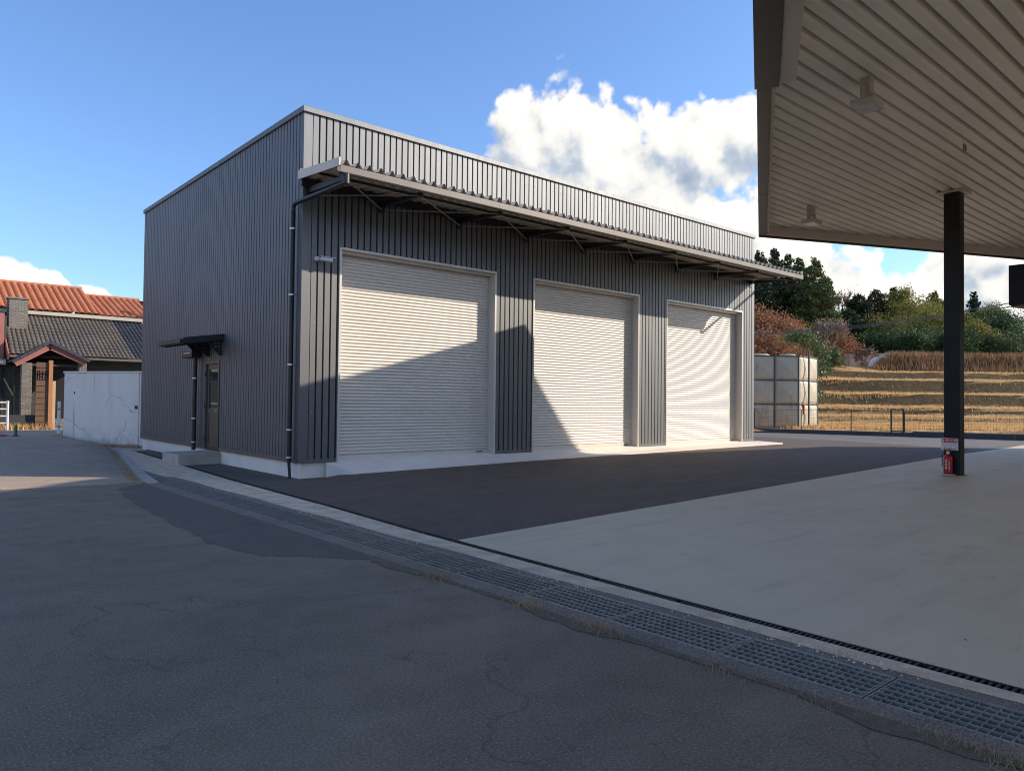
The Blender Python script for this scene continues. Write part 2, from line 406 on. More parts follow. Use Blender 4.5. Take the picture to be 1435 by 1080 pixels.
sheet('concrete_pad', [(XB+.001, -30), (62, -30), (62, -4.01), (21.5, CE(21.5)-.006), (XB+.001, CE(XB)-.006)], -.002, M_PAD, tilt=True)
sheet('side_path', [(-1.6, 11.3), (0, 11.3), (.4, 14), (-1.2, 14), (-1.5, 12.5)], -.02, M_CONC)

# ------------------------------------------------------------------ drainage channel with gratings
dr = thing('drainage_channel', (-2.3, -8, -.4), 'long concrete drainage channel with steel gratings crossing beside the road', 'drain')
def strip(name, fl, fr, y0, y1, z0, z1, m, n=50, jag=0, parent=dr):
    mb = MB(); ys = np.linspace(y0, y1, n); vs = []; fs = []
    for j, y in enumerate(ys):
        l = fl(y)+random.uniform(-jag, jag); r_ = fr(y)+random.uniform(-jag, jag)*.0
        dz = random.uniform(-jag, jag)*.12
        vs += [(l, y, z0), (r_, y, z0), (r_, y, z1+dz), (l, y, z1+dz)]
    for j in range(n-1):
        a = 4*j; b = a+4
        fs += [(a, a+1, b+1, b), (a+1, a+2, b+2, b+1), (a+2, a+3, b+3, b+2), (a+3, a, b, b+3)]
    fs += [(3, 2, 1, 0), (4*n-4, 4*n-3, 4*n-2, 4*n-1)]
    mb.add(vs, fs); return mb.build(name, m, parent)
GL, GR, GY0, GY1 = -2.575, -2.065, -19.0, 2.0
M_SPECK = asphalt('speckled_mortar', (.19, .155, .125), (.28, .23, .185), agg=.9, cracks=0, bs=1.2)
strip('channel_bed', lambda y: GL-.01, lambda y: GR+.01, GY0, GY1, -.42, -.34, M_DARKC, 20)
strip('edge_strip', lambda y: interp(EDGE, y), lambda y: GL-.006, GY0, .9, -.42, .004, M_SPECK, 130, .014)
strip('curb_strip', lambda y: interp(EDGE, y), lambda y: interp(EDGE, y)+.23-.008*y, .9, 11.5, -.3, .03, M_CONC, 30, .008)
strip('mortar_strip', lambda y: GR+.006, lambda y: GR+.13+.02*math.sin(y*2.1), GY0, 2.05, -.42, .000, M_SPECK, 130, 0)
strip('centre_strip', lambda y: GR+.132+.02*math.sin(y*2.1) if y < 2.05 else max(interp(EDGE, y)+.24-.008*y, GR+.0), lambda y: interp(SLOT, y)-.150, GY0, 11.0, -.42, .006, M_CONC2, 150, 0)
strip('channel_end', lambda y: interp(EDGE, y)+.235-.008*y, lambda y: max(GR+.002, interp(EDGE, y)+.237-.008*y), 2.02, 4.6, -.3, -.004, M_SPECK, 12, 0)
strip('slot_bed', lambda y: interp(SLOT, y)-.146, lambda y: interp(SLOT, y)-.004, GY0, 10.6, -.3, -.2, M_DARKC, 40)
# main gratings, one metre long each
def grate_parts(y0, L, detail):
    rim = MB()
    for x in (GL, GR-.03): rim.box(x, x+.03, y0+.006, y0+L-.006, -.05, .0)
    for y in (y0+.006, y0+L-.018): rim.box(GL+.03, GR-.03, y, y+.012, -.05, -.001)
    fr = rim.build('grate', M_GALV, dr)
    nb = 5; n = int(L/.0555)
    xs = np.linspace(GL+.095, GR-.095, nb)
    ysb = [y0+.03+(L-.06)*i/(n-1) for i in range(n)]
    if detail:
        for y in ysb:
            b = MB(); b.box(GL+.03, GR-.03, y-.004, y+.004, -.045, -.002); b.build('cross_bar', M_GALV, fr)
        for x in xs:
            b = MB(); b.box(x-.006, x+.006, y0+.018, y0+L-.018, -.03, .002); b.build('bearing_bar', M_GALV, fr)
    else:
        b = MB()
        for y in ysb: b.box(GL+.03, GR-.03, y-.004, y+.004, -.045, -.002)
        for x in xs: b.box(x-.006, x+.006, y0+.018, y0+L-.018, -.03, .002)
        o = b.build('bars', M_GALV, fr); o['kind'] = 'stuff'
for i in range(int(GY1-GY0)):
    y0 = GY0+i
    grate_parts(y0, 1.0, -14.5 < y0 < -7.5)
# slot drain with black iron covers
for i in range(29):
    y0 = GY0+i*1.0
    mb = MB(); n = 22
    xa0, xa1 = interp(SLOT, y0+.004), interp(SLOT, y0+.996)
    for off in (-.143, -.020):
        mb.add([(xa0+off, y0+.004, -.04), (xa0+off+.014, y0+.004, -.04), (xa0+off+.014, y0+.004, -.006), (xa0+off, y0+.004, -.006),
                (xa1+off, y0+.996, -.04), (xa1+off+.014, y0+.996, -.04), (xa1+off+.014, y0+.996, -.006), (xa1+off, y0+.996, -.006)],
               [(0, 1, 2, 3), (7, 6, 5, 4), (4, 5, 1, 0), (5, 6, 2, 1), (6, 7, 3, 2), (7, 4, 0, 3)])
    for k in range(n):
        y = y0+.03+k*.0435; x = interp(SLOT, y); mb.box(x-.129, x-.020, y-.009, y+.009, -.035, -.008)
    mb.build('slot_cover', M_IRON, dr)

# ------------------------------------------------------------------ warehouse
W, D, H, ZB, ZS, ZSB = 17.885, 11.98, 8.0, .357, 5.04, .343
OPEN = [(.8615, 5.3964), (6.7075, 11.2342), (12.6062, 17.133)]
def clad_mat(name, c, rough=.56, metal=.90):
    t = NT(name)
    v = t.noise(.6, 3, .5, t.pos((1, 1, .25))); st = t.noise(9, 3, .6, t.pos((1, 1, .06)))
    k = t.rng(v, .3, .7); cc = t.mix(k, c, tuple(x*.88 for x in c))
    cc = t.mix(t.math('MULTIPLY', t.rng(st, .55, .75), .2), cc, tuple(x*1.2 for x in c))
    t.col(cc); t.metal(metal); t.rough(t.rng(st, .2, .8, rough-.04, rough+.06))
    t.bump(t.noise(1.8, 3, .5), .06, .01)
    return t.m
M_CLAD = clad_mat('gunmetal_cladding', (.196, .200, .204))
M_TRIM = mat('bronze_trim', (.20, .175, .155), (.17, .15, .13), 2, .45, .5)
M_STEEL = mat('dark_steel_paint', (.022, .023, .026), (.017, .018, .02), 3, .5, 0)
M_FASC = mat('awning_fascia', (.155, .138, .12), (.13, .116, .10), 2, .5, .4)
M_SHEET = mat('awning_sheet', (.74, .64, .51), (.66, .57, .455), 2, .55, .05)
M_SHUT = mat('aluminium_shutter', (.74, .67, .59), (.70, .635, .555), .9, .45, .12, 0, vs=(1, 1, 4))
M_FRAME = mat('shutter_frame', (.68, .63, .565), (.63, .585, .525), 1.5, .45, .25)
M_ZINC = mat('zinc_clamp', (.75, .74, .72), (.6, .6, .6), 10, .35, .7)
M_RODS = mat('brace_rod', (.36, .33, .28), (.30, .28, .24), 8, .45, .4)
M_GLASS = NT('window_glass'); M_GLASS.col((.035, .04, .042)); M_GLASS.rough(.04); M_GLASS.p.inputs['Specular IOR Level'].default_value = .9; M_GLASS = M_GLASS.m
M_SCREW = mat('screw_heads', (.62, .60, .57), None, 5, .35, .7)
M_PIPE = mat('black_pipe', (.018, .018, .02), (.014, .014, .015), 3, .4)
M_ROOF = mat('roof_sheet', (.25, .25, .25), None, 2, .6, .3)
wh = thing('warehouse', (W/2, D/2, 0), 'large dark grey ribbed metal warehouse with three white roller shutters', 'warehouse')
mb = MB(); mb.box(.03, W-.03, .03, D-.03, -.4, ZB-.004); mb.build('foundation', M_FOUND, wh, bevel=.008)
mb = MB(); mb.box(.1, W-.1, .3, D-.1, 7.55, 7.6); mb.build('roof', M_ROOF, wh)
def profile(pitch, x0, x1):
    """(x, proud) points of a ribbed sheet: wide flat ribs and narrow grooves"""
    pts = []; k0 = int(math.floor(x0/pitch))-1
    for k in range(k0, int(math.ceil(x1/pitch))+1):
        b = k*pitch
        for a, h in ((.0, 0), (.016, 0), (.028, 1), (pitch-.012, 1)): pts.append((b+a, h))
    out = []
    for (a, ha), (b, hb) in zip(pts[:-1], pts[1:]):
        if b <= x0 or a >= x1: continue
        la, lb = max(a, x0), min(b, x1)
        f = lambda x: ha+(hb-ha)*(x-a)/(b-a)
        if not out: out.append((la, f(la)))
        out.append((lb, f(lb)))
    return out
def clad_piece(mb, pitch, x0, x1, z0, z1, place):
    pr = profile(pitch, x0, x1); vs = []; fs = []
    for x, h in pr: vs += [place(x, h, z0), place(x, h, z1)]
    for i in range(len(pr)-1): fs.append((2*i, 2*i+2, 2*i+3, 2*i+1))
    mb.add(vs, fs)
RIB = .050
front = lambda x, h, z: (x, .020-RIB*h, z)
left = lambda y, h, z: (.020-RIB*h, y, z)
right = lambda y, h, z: (W-.020+RIB*h, y, z)
back = lambda x, h, z: (x, D-.020+RIB*h, z)
PF = W/110.0; cuts = sorted({a for o in OPEN for a in o})
for k in range(20):
    x0, x1 = max(k*W/20, .17), min((k+1)*W/20, W-.03)
    xs = [x0]+[c for c in cuts if x0 < c < x1]+[x1]; mb = MB()
    for a, b in zip(xs[:-1], xs[1:]):
        m_ = (a+b)/2; inside = any(o[0] < m_ < o[1] for o in OPEN)
        clad_piece(mb, PF, a+.001, b-.001, (ZS if inside else ZB+.06), H-.1, front)
    mb.build('cladding_sheet', M_CLAD, wh)
PL = D/74.0
DOOR_Y0, DOOR_Y1, DOOR_Z0, DOOR_Z1 = 4.72, 5.78, .31, 2.69
for k in range(13):
    y0, y1 = max(k*D/13, .06), min((k+1)*D/13, D-.02); mb = MB()
    ys_ = [y0]+[c for c in (DOOR_Y0, DOOR_Y1) if y0 < c < y1]+[y1]
    for a, b in zip(ys_[:-1], ys_[1:]):
        m_ = (a+b)/2
        clad_piece(mb, PL, a, b-.002, (DOOR_Z1 if DOOR_Y0 < m_ < DOOR_Y1 else ZB+.06), H-.1, left)
    mb.build('cladding_sheet', M_CLAD, wh)
mb = MB(); clad_piece(mb, .18, .05, D-.05, ZB, H-.1, right); mb.build('cladding_sheet', M_CLAD, wh)
mb = MB(); clad_piece(mb, .18, .05, W-.05, ZB, H-.1, back); mb.build('cladding_sheet', M_CLAD, wh)
# screws in rows on the ribs
mb = MB()
def disc(c, r, ax):
    n = 5; vs = [np.array(c)]
    for i in range(n):
        a = 2*math.pi*i/n
        vs.append(np.array(c)+(np.array((r*math.cos(a), 0, r*math.sin(a))) if ax == 'y' else np.array((0, r*math.cos(a), r*math.sin(a)))))
    if ax == 'y': vs[0] = vs[0]+np.array((0, -.008, 0))
    else: vs[0] = vs[0]+np.array((-.008, 0, 0))
    mb.add(vs, [(0, 1+i, 1+(i+1) % n) if ax == 'y' else (0, 1+(i+1) % n, 1+i) for i in range(n)])
for zr in (.55, 1.45, 2.45, 3.35, 4.25, 5.15, 6.9, 7.6):
    for k in range(1, 110, 2):
        x = k*PF+.09
        if zr < 5.1 and any(o[0]-.05 < x < o[1]+.05 for o in OPEN): continue
        disc((x, .020-RIB-.001, zr), .013, 'y')
for zr in (.55, 1.6, 2.9, 4.2, 5.5, 6.8):
    for k in range(1, 74, 2):
        y = k*PL+.09
        if DOOR_Y0-.1 < y < DOOR_Y1+.1 and zr < 2.9: continue
        disc((-.021, y, zr), .010, 'x')
o = mb.build('screw_heads', M_SCREW, wh); o['kind'] = 'stuff'
# trims
mb = MB(); mb.extr([(-.028, -.028, ZB-.01), (.175, -.028, ZB-.01), (.175, -.005, ZB-.01), (-.005, -.005, ZB-.01), (-.005, .075, ZB-.01), (-.028, .075, ZB-.01)], (0, 0, H-.1-ZB))
mb.build('corner_trim', M_CLAD, wh)
mb = MB(); mb.box(W-.06, W+.03, -.026, .04, ZB, H-.1); mb.build('corner_trim', M_CLAD, wh)
mb = MB(); mb.box(-.03, .05, D-.05, D+.03, ZB, H-.1); mb.build('corner_trim', M_CLAD, wh)
for nm, b in (('front', (-.07, W+.07, -.075, .30)), ('side', (-.072, .22, .302, D+.07)), ('end', (W-.22, W+.072, .302, D+.07)), ('rear', (.222, W-.222, D-.22, D+.068))):
    mb = MB(); mb.box(*b, H-.115, H+.01); mb.build('coping', M_CLAD, wh, bevel=.008)
edges = [0.0]+[a for o in OPEN for a in o]+[W]
for a, b in zip(edges[0::2], edges[1::2]):
    mb = MB(); mb.box(a+(-.035 if a == 0 else .001), b-.001, -.036, .028, ZB-.02, ZB+.062); mb.build('base_trim', M_CLAD, wh)
mb = MB(); mb.box(-.038, .028, .078, DOOR_Y0-.02, ZB-.02, ZB+.065); mb.build('base_trim', M_TRIM, wh)
mb = MB(); mb.box(-.038, .028, DOOR_Y1+.02, D-.05, ZB-.02, ZB+.065); mb.build('base_trim', M_TRIM, wh)

# roller shutters
SY = .235
for i, (a, b) in enumerate(OPEN):
    mb = MB(); pitch = .0765; z = ZSB+.115; prof = []
    while z < ZS-.05:
        for s, d in ((0, .0), (.006, -.008), (.022, -.021), (.048, -.021), (.066, -.008)): prof.append((z+s, SY+d))
        z += pitch
    vs = []; fs = []
    for zz, yy in prof: vs += [(a+.03, yy, zz), (b-.03, yy, zz)]
    for k in range(len(prof)-1): fs.append((2*k, 2*k+1, 2*k+3, 2*k+2))
    mb.add(vs, fs)
    sh = mb.build('roller_shutter', M_SHUT, wh, smooth=50)
    mb = MB(); mb.box(a+.03, b-.03, SY-.03, SY+.03, ZSB, ZSB+.112); mb.build('bottom_bar', M_SHUT, sh, bevel=.006)
    for side in (0, 1):
        x0, x1 = (a-.002, a+.055) if side == 0 else (b-.055, b+.002)
        mb = MB(); mb.box(x0, x1, -.045, SY-.045, ZSB-.01, ZS); mb.build('jamb', M_FRAME, sh, bevel=.004)
        x0, x1 = (a+.0, a+.075) if side == 0 else (b-.075, b-.0)
        mb = MB(); mb.box(x0, x1, SY-.044, SY-.022, ZSB-.01, ZS-.06); mb.build('guide_rail', M_FRAME, sh)
    mb = MB(); mb.box(a-.002, b+.002, -.046, SY+.09, ZS+.001, ZS+.055); mb.build('lintel', M_FRAME, sh, bevel=.004)
    mb = MB(); mb.box(a+.056, b-.056, SY-.16, SY-.13, ZS-.06, ZS); mb.box(a+.056, b-.056, SY-.02, SY+.0, ZS-.06, ZS); mb.build('slot_cover_plate', M_FRAME, sh)
    mb = MB(); mb.box(b-.42, b-.22, SY-.036, SY-.03, ZSB+.045, ZSB+.07); mb.build('maker_plate', M_PIPE, sh)
    mb = MB(); mb.box(a, b, SY+.06, SY+.1, ZSB-.02, ZS+.1); mb.build('inner_lining', M_PIPE, sh)

# ramp apron in front of the shutters
mb = MB(); AZ = .335
pts_top = [(.55, .02), (W+.5, .02)]
vs = [(.60, -.038, AZ), (W+.30, -.038, AZ), (W+.75, -.80, .285), (1.0, -.62, .125), (.60, -.038, -.1), (W+.30, -.038, -.1), (W+.75, -.80, -.1), (1.0, -.62, -.1)]
mb.add(vs, [(3, 2, 1, 0), (4, 5, 6, 7), (3, 0, 4, 7), (0, 1, 5, 4), (1, 2, 6, 5), (2, 3, 7, 6)])
mb.build('loading_ramp', M_APRON, bevel=.012, label='pale concrete ramp sloping up to the roller shutters', cat='ramp')
for i, (a, b) in enumerate(OPEN):
    mb = MB(); mb.box(a, b, -.034, SY+.1, .1, AZ+.006); mb.build('threshold', M_APRON, wh)

# front awning (a part of the warehouse) with gutter, brackets, braces
YA, ZA = -1.80, 6.30
zw = 6.44
def az(y): return zw+(ZA-zw)*(y/YA)
mb = MB(); P_ = .262; n = int((W+.15)/P_); vs = []; fs = []; rows = (.0, YA-.06)
prof = []
for k in range(n+1):
    for s, h in ((.0, 0), (.055, 0), (.120, 1), (.150, 1), (.215, 0)):
        x = -.12+k*P_+s
        if x < W+.05: prof.append((x, h*.105))
for x, h in prof:
    for y in rows: vs.append((x, y, az(y)+.012+h))
for i in range(len(prof)-1): fs.append((2*i, 2*i+1, 2*i+3, 2*i+2))
mb.add(vs, fs); aw = mb.build('awning', M_SHEET, wh)
mb = MB()
for i, (x0, x1) in enumerate(((-.14, 3.9), (3.905, 7.9), (7.905, 11.9), (11.905, 15.9), (15.905, W+.12))):
    mb = MB(); yo = YA-.10
    mb.extr([(x0, yo, ZA-.02), (x0, yo, ZA-.150), (x0, yo+.012, ZA-.150), (x0, yo+.012, ZA-.162), (x0, yo+.135, ZA-.162), (x0, yo+.135, ZA-.03), (x0, yo+.125, ZA-.03), (x0, yo+.125, ZA-.15), (x0, yo+.022, ZA-.15), (x0, yo+.022, ZA-.02)][::-1], (x1-x0, 0, 0))
    mb.build('gutter', M_FASC, aw)
    mb = MB(); mb.box(x0, x1, yo+.14, yo+.19, ZA-.11, ZA+.005); mb.build('purlin', M_STEEL, aw)
mb = MB(); mb.box(-.1, W+.05, -.93, -.88, az(-.9)-.05, az(-.9)-.005); mb.build('purlin', M_STEEL, aw)
mb = MB(); mb.box(-.1, W+.05, -.12, -.046, zw-.17, zw-.01); mb.build('purlin', M_STEEL, aw)
mb = MB(); mb.box(-.13, W+.06, -.09, -.044, zw+.115, zw+.18); mb.build('wall_flashing', M_CLAD, aw)
# left and right barge flashing
for x in (-.16, W+.06):
    mb = MB(); mb.extr([(x, -.05, zw-.05), (x, YA-.08, ZA-.04), (x, YA-.08, ZA+.13), (x, -.05, zw+.13)], (.03, 0, 0)); mb.build('barge_flashing', M_SHEET, aw)
BX = [.12]+[1.9+2.25*i for i in range(7)]+[W-.25]
for x in BX:
    mb = MB()
    tip = np.array((x, YA+.12, ZA-.24)); wallp = np.array((x, -.045, 6.02)); low = np.array((x, -.045, 5.80))
    # tapered H arm
    mb.extr([(x-.035, -.045, 6.28), (x-.035, -.045, 6.15), (x-.035, YA+.12, ZA-.21), (x-.035, YA+.12, ZA-.12)], (.07, 0, 0))
    b = mb.build('bracket', M_STEEL, aw)
    mb = MB(); mb.box(x-.08, x+.08, -.052, -.040, 6.02, 6.33); mb.build('bracket_plate', M_STEEL, aw)
for a, b in zip(BX[:-1], BX[1:]):
    z1, z2 = ZA-.19, 6.14
    mb = MB(); mb.tube([(a+.05, YA+.2, z1), (b-.05, -.12, z2-.05)], .014, 6); mb.build('brace_rod', M_RODS, aw)
    mb = MB(); mb.tube([(a+.05, -.12, z2-.05), (b-.05, YA+.2, z1)], .014, 6); mb.build('brace_rod', M_RODS, aw)

# downpipes
def clamp(parent, c, r, wallvec):
    mb = MB(); mb.lathe([(r+.008, -.016), (r+.016, -.016), (r+.016, .016), (r+.008, .016)], c, 12)
    p = np.array(c, float); mb.bar(p+np.array(wallvec)*.1, p+np.array(wallvec), .012, .02)
    return mb.build('clamp', M_ZINC, parent)
def pipe(pts, r, clamps, nm='downpipe'):
    mb = MB(); mb.tube(pts, r, 12); o = mb.build(nm, M_PIPE, wh, smooth=40)
    for c in clamps: clamp(o, c, r, (.12, 0, 0))
    return o
px_, py_ = -.13, .22
pipe([(.02, YA-.03, ZA-.15), (.02, YA-.03, ZA-.27), (.01, YA+.05, ZA-.33), (px_, .10, 5.92), (px_, py_, 5.86), (px_, py_, 5.72), (px_, py_, .35)], .05,
     [(px_, py_, z) for z in (5.38, 3.95, 2.45, 1.05, .46)])
mb = MB(); mb.tube([(px_, py_, .36), (px_+.02, py_-.02, .0)], [.035, .028], 10); mb.build('pipe_tail', M_PIPE, wh)
mb = MB(); mb.lathe([(.060, -.20), (.072, -.19), (.072, .0), (.06, .01)], (.02, YA-.03, ZA-.16), 12); mb.build('gutter_outlet', M_PIPE, wh)
pipe([(W-.02, YA-.03, ZA-.15), (W-.02, YA-.03, ZA-.27), (W-.01, YA+.05, ZA-.33), (W+.10, -.05, 5.90), (W+.13, .12, 5.86), (W+.13, .15, 5.7), (W+.13, .15, .3)], .05, [])
for z in (4.9, 3.4, 1.9, .6):
    clamp(wh, (W+.13, .15, z), .05, (-.12, 0, 0))

# side door
mb = MB()
y0, y1, z0, z1 = DOOR_Y0, DOOR_Y1, DOOR_Z0, DOOR_Z1
M_DOOR = mat('bronze_door', (.135, .118, .10), (.12, .105, .09), 2, .38, .55)
for b in ((y0, y0+.07, z0, z1), (y1-.07, y1, z0, z1), (y0+.07, y1-.07, z1-.07, z1), (y0+.07, y1-.07, z0, z0+.05)):
    mb.box(-.05, .10, *b)
dr_ = mb.build('door', M_DOOR, wh, bevel=.004)
ly0, ly1 = y0+.075, y1-.075
mb = MB(); gz0, gz1 = 1.42, 2.48
mb.box(.0, .045, ly0, ly0+.11, z0+.055, z1-.075); mb.box(.0, .045, ly1-.11, ly1, z0+.055, z1-.075)
mb.box(.0, .045, ly0+.11, ly1-.11, gz1, z1-.075); mb.box(.0, .045, ly0+.11, ly1-.11, gz0-.12, gz0); mb.box(.0, .045, ly0+.11, ly1-.11, z0+.055, z0+.17)
mb.build('door_stile', M_DOOR, dr_, bevel=.004)
mb = MB(); mb.box(.02, .03, ly0+.11, ly1-.11, gz0, gz1); mb.build('pane', M_GLASS, dr_)
mb = MB(); mb.box(.015, .035, ly0+.11, ly1-.11, z0+.17, gz0-.12); mb.build('panel', M_DOOR, dr_)
mb = MB(); mb.tube([(-.002, ly0+.055, gz0-.06), (-.05, ly0+.055, gz0-.06), (-.05, ly0+.19, gz0-.06)], .011, 8); mb.box(-.008, 0, ly0+.03, ly0+.08, gz0-.15, gz0+.02)
mb.build('handle', M_ZINC, dr_)
for z in (.6, 1.5, 2.35):
    mb = MB(); mb.tube([(-.06, y1-.05, z-.07), (-.06, y1-.05, z+.07)], .013, 8); mb.build('hinge', M_PIPE, dr_)

# small awning over the side door
AY0, AY1, AXO = 4.46, 6.22, -1.0; zw2, zo2 = 3.32, 3.16
mb = MB(); vs = []; fs = []; prof = []
k = AY0
while k < AY1:
    for s, h in ((0, 0), (.09, 0), (.11, .035), (.15, .035), (.17, 0)): prof.append((k+s, h))
    k += .213
for y, h in prof: vs += [(-.03, y, zw2+h), (AXO, y, zo2+h)]
for i in range(len(prof)-1): fs.append((2*i, 2*i+1, 2*i+3, 2*i+2))
mb.add(vs, fs); da = mb.build('door_awning', M_SHEET, wh)
mb = MB(); mb.box(AXO-.05, AXO-.005, AY0-.02, AY1+.06, zo2-.10, zo2+.05); mb.build('fascia', M_STEEL, da)
mb = MB(); mb.box(AXO-.13, AXO-.055, AY0-.02, AY1+.06, zo2-.08, zo2+.015); mb.build('gutter', M_STEEL, da)
for x in (-.35, -.70):
    mb = MB(); zz = zw2+(zo2-zw2)*(-x-.03)/(1.02); mb.box(x-.03, x+.03, AY0, AY1+.04, zz-.075, zz-.004); mb.build('purlin', M_STEEL, da)
for y in (AY0-.035, AY1+.045):
    mb = MB(); mb.extr([(-.02, y, zw2+.06), (-.02, y, zw2-.10), (AXO-.05, y, zo2-.10), (AXO-.05, y, zo2+.06)], (0, .03, 0)); mb.build('barge', M_STEEL, da)
for y in (AY0+.12, AY0+1.05, AY1-.08):
    mb = MB(); mb.extr([(-.03, y, zw2-.08), (-.03, y, zw2-.50), (-.10, y, zw2-.50), (-.42, y, zw2-.17), (AXO+.02, y, zo2-.12), (AXO+.02, y, zo2-.03)], (0, .014, 0)); b = mb.build('bracket', M_STEEL, da)
    mb = MB()
    for dx in (-.12, -.2):
        for dz in (-.17, -.27): mb.tube([(dx, y-.012, zw2+dz), (dx, y+.026, zw2+dz)], .014, 6)
    mb.build('bolts', M_ZINC, b)
# rain hopper and its downpipe
mb = MB(); mb.box(-.30, -.04, 6.12, 6.95, 2.82, 3.00); hp = mb.build('rain_hopper', M_STEEL, wh, bevel=.01)
for k in range(6):
    mb = MB(); mb.box(-.306, -.300, 6.22+k*.1, 6.28+k*.1, 2.93, 2.965); mb.build('vent_slot', M_ZINC, hp)
pipe([(-.17, 6.22, 2.84), (-.17, 6.22, .28)], .058, [(-.17, 6.22, z) for z in (2.25, 1.15, .5)])

# door step
mb = MB(); mb.box(-1.045, .028, 4.66, 5.98, -.2, .275); mb.build('door_step', M_CONC, bevel=.015, label='grey concrete door step below the side door', cat='step')

# wall camera
sc = thing('security_camera', (.35, -.1, 4.8), 'small white bullet camera on the wall beside the nearest shutter', 'camera')
M_CAMW = mat('camera_white', (.75, .74, .72), (.7, .69, .67), 5, .4); M_BLK = mat('black_plastic', (.012, .012, .013), None, 5, .3)
c0 = on_y(443.5, 363, -.03)
mb = MB(); mb.tube([(c0[0], -.032, c0[2]), (c0[0], -.075, c0[2])], [.06, .05], 14); mb.build('mount', M_CAMW, sc, smooth=40)
mb = MB(); mb.tube([(c0[0], -.07, c0[2]), (c0[0]+.04, -.12, c0[2]-.005), (c0[0]+.07, -.14, c0[2]-.005)], .02, 8); mb.build('arm', M_CAMW, sc)
mb = MB(); mb.tube([(c0[0]+.05, -.135, c0[2]+.0), (c0[0]+.27, -.28, c0[2]-.03)], .048, 14); body = mb.build('body', M_CAMW, sc, smooth=40)
mb = MB(); mb.bar((c0[0]+.06, -.142, c0[2]+.05), (c0[0]+.31, -.307, c0[2]+.018), .105, .012); mb.build('sun_shield', M_CAMW, sc)
mb = MB(); mb.tube([(c0[0]+.271, -.2805, c0[2]-.0301), (c0[0]+.277, -.2845, c0[2]-.0310)], .040, 12); mb.build('lens', M_BLK, sc)


# ------------------------------------------------------------------ canopy over the concrete pad
M_DECK = mat('canopy_deck', (.84, .775, .675), (.72, .665, .58), .7, .5, .15, .1, 20, detail=7)
M_CFAS = mat('canopy_fascia', (.085, .078, .068), (.065, .06, .052), 1.2, .4, .5)
M_LIP = mat('canopy_lip', (.62, .54, .455), (.55, .48, .405), 1.5, .5, .2)
M_COLM = mat('column_paint', (.017, .0145, .013), (.013, .011, .010), 2, .5, spec=.25)
A0 = np.array((11.60, -3.90)); NRM = np.array((-.447, -.894))
def zc(x, y): return 6.29+.002*float((np.array((x, y))-A0) @ NRM)
def on_canopy(px, py, dz=0.0):
    d = ray(px, py); t = 5.0
    for _ in range(60):
        p = CAM+t*d; t += (zc(p[0], p[1])+dz-p[2])/d[2]*.9
    return CAM+t*d
PA = on_canopy(1063, 331); PB = on_canopy(1413, 361); PN = on_canopy(1058, -60)
ledir = (PN-PA)[:2]; ledir /= np.linalg.norm(ledir)
PF_ = PA[:2]+ledir*19.0
POLY = [tuple(PA[:2]), tuple(PF_), (PF_[0]+1.5, PF_[1]-9), (5.0, -28.0), (15.5, -27.0), (25.0, -18.0), (24.0, -9.7), tuple(PB[:2])]   # counter clockwise
cn = thing('station_canopy', (13.3, -8.3, 0), 'broad flat canopy of pale ribbed deck overhanging the concrete pad', 'canopy')
# deck ribs run parallel to the warehouse front
e1 = np.array((1.0, 0.0)); e2 = np.array((0.0, 1.0))
def clip_line(v, poly):
    us = []
    for a, b in zip(poly, poly[1:]+poly[:1]):
        a = np.array(a); b = np.array(b); va, vb = a @ e2, b @ e2
        if (va-v)*(vb-v) < 0: t = (v-va)/(vb-va); us.append((a+(b-a)*t) @ e1)
    return (min(us), max(us)) if len(us) >= 2 else None
cen = np.mean(np.array(POLY), 0)
INS = [tuple(np.array(p)+(cen-np.array(p))/np.linalg.norm(cen-np.array(p))*.12) for p in POLY]
vv = [np.array(p) @ e2 for p in INS]; v = min(vv)+.02; PT = .2555; DZ = .25
while v < max(vv)-PT:
    prof = [(v, .17), (v+.050, .17), (v+.082, .022), (v+.12, .006), (v+PT-.014, 0), (v+PT-.002, .17)]; vs = []; fs = []
    for a, h in prof:
        c = clip_line(a, INS)
        if c is None: continue
        for u_ in c:
            p = u_*e1+a*e2; vs.append((p[0], p[1], zc(p[0], p[1])+DZ+h))
    m_ = len(vs)//2
    if m_ >= 2:
        mb = MB(); mb.add(vs, [(2*i, 2*i+2, 2*i+3, 2*i+1) for i in range(m_-1)]); mb.build('deck_sheet', M_DECK, cn)
    v += PT
# roof skin over the deck
mb = MB(); nP = len(INS); vs = [(x, y, zc(x, y)+.52) for x, y in INS]+[(x, y, zc(x, y)+.56) for x, y in INS]
mb.add(vs, [tuple(reversed(range(nP))), tuple(range(nP, 2*nP))]+[(i, (i+1) % nP, nP+(i+1) % nP, nP+i) for i in range(nP)]); mb.build('roof_skin', M_CFAS, cn)
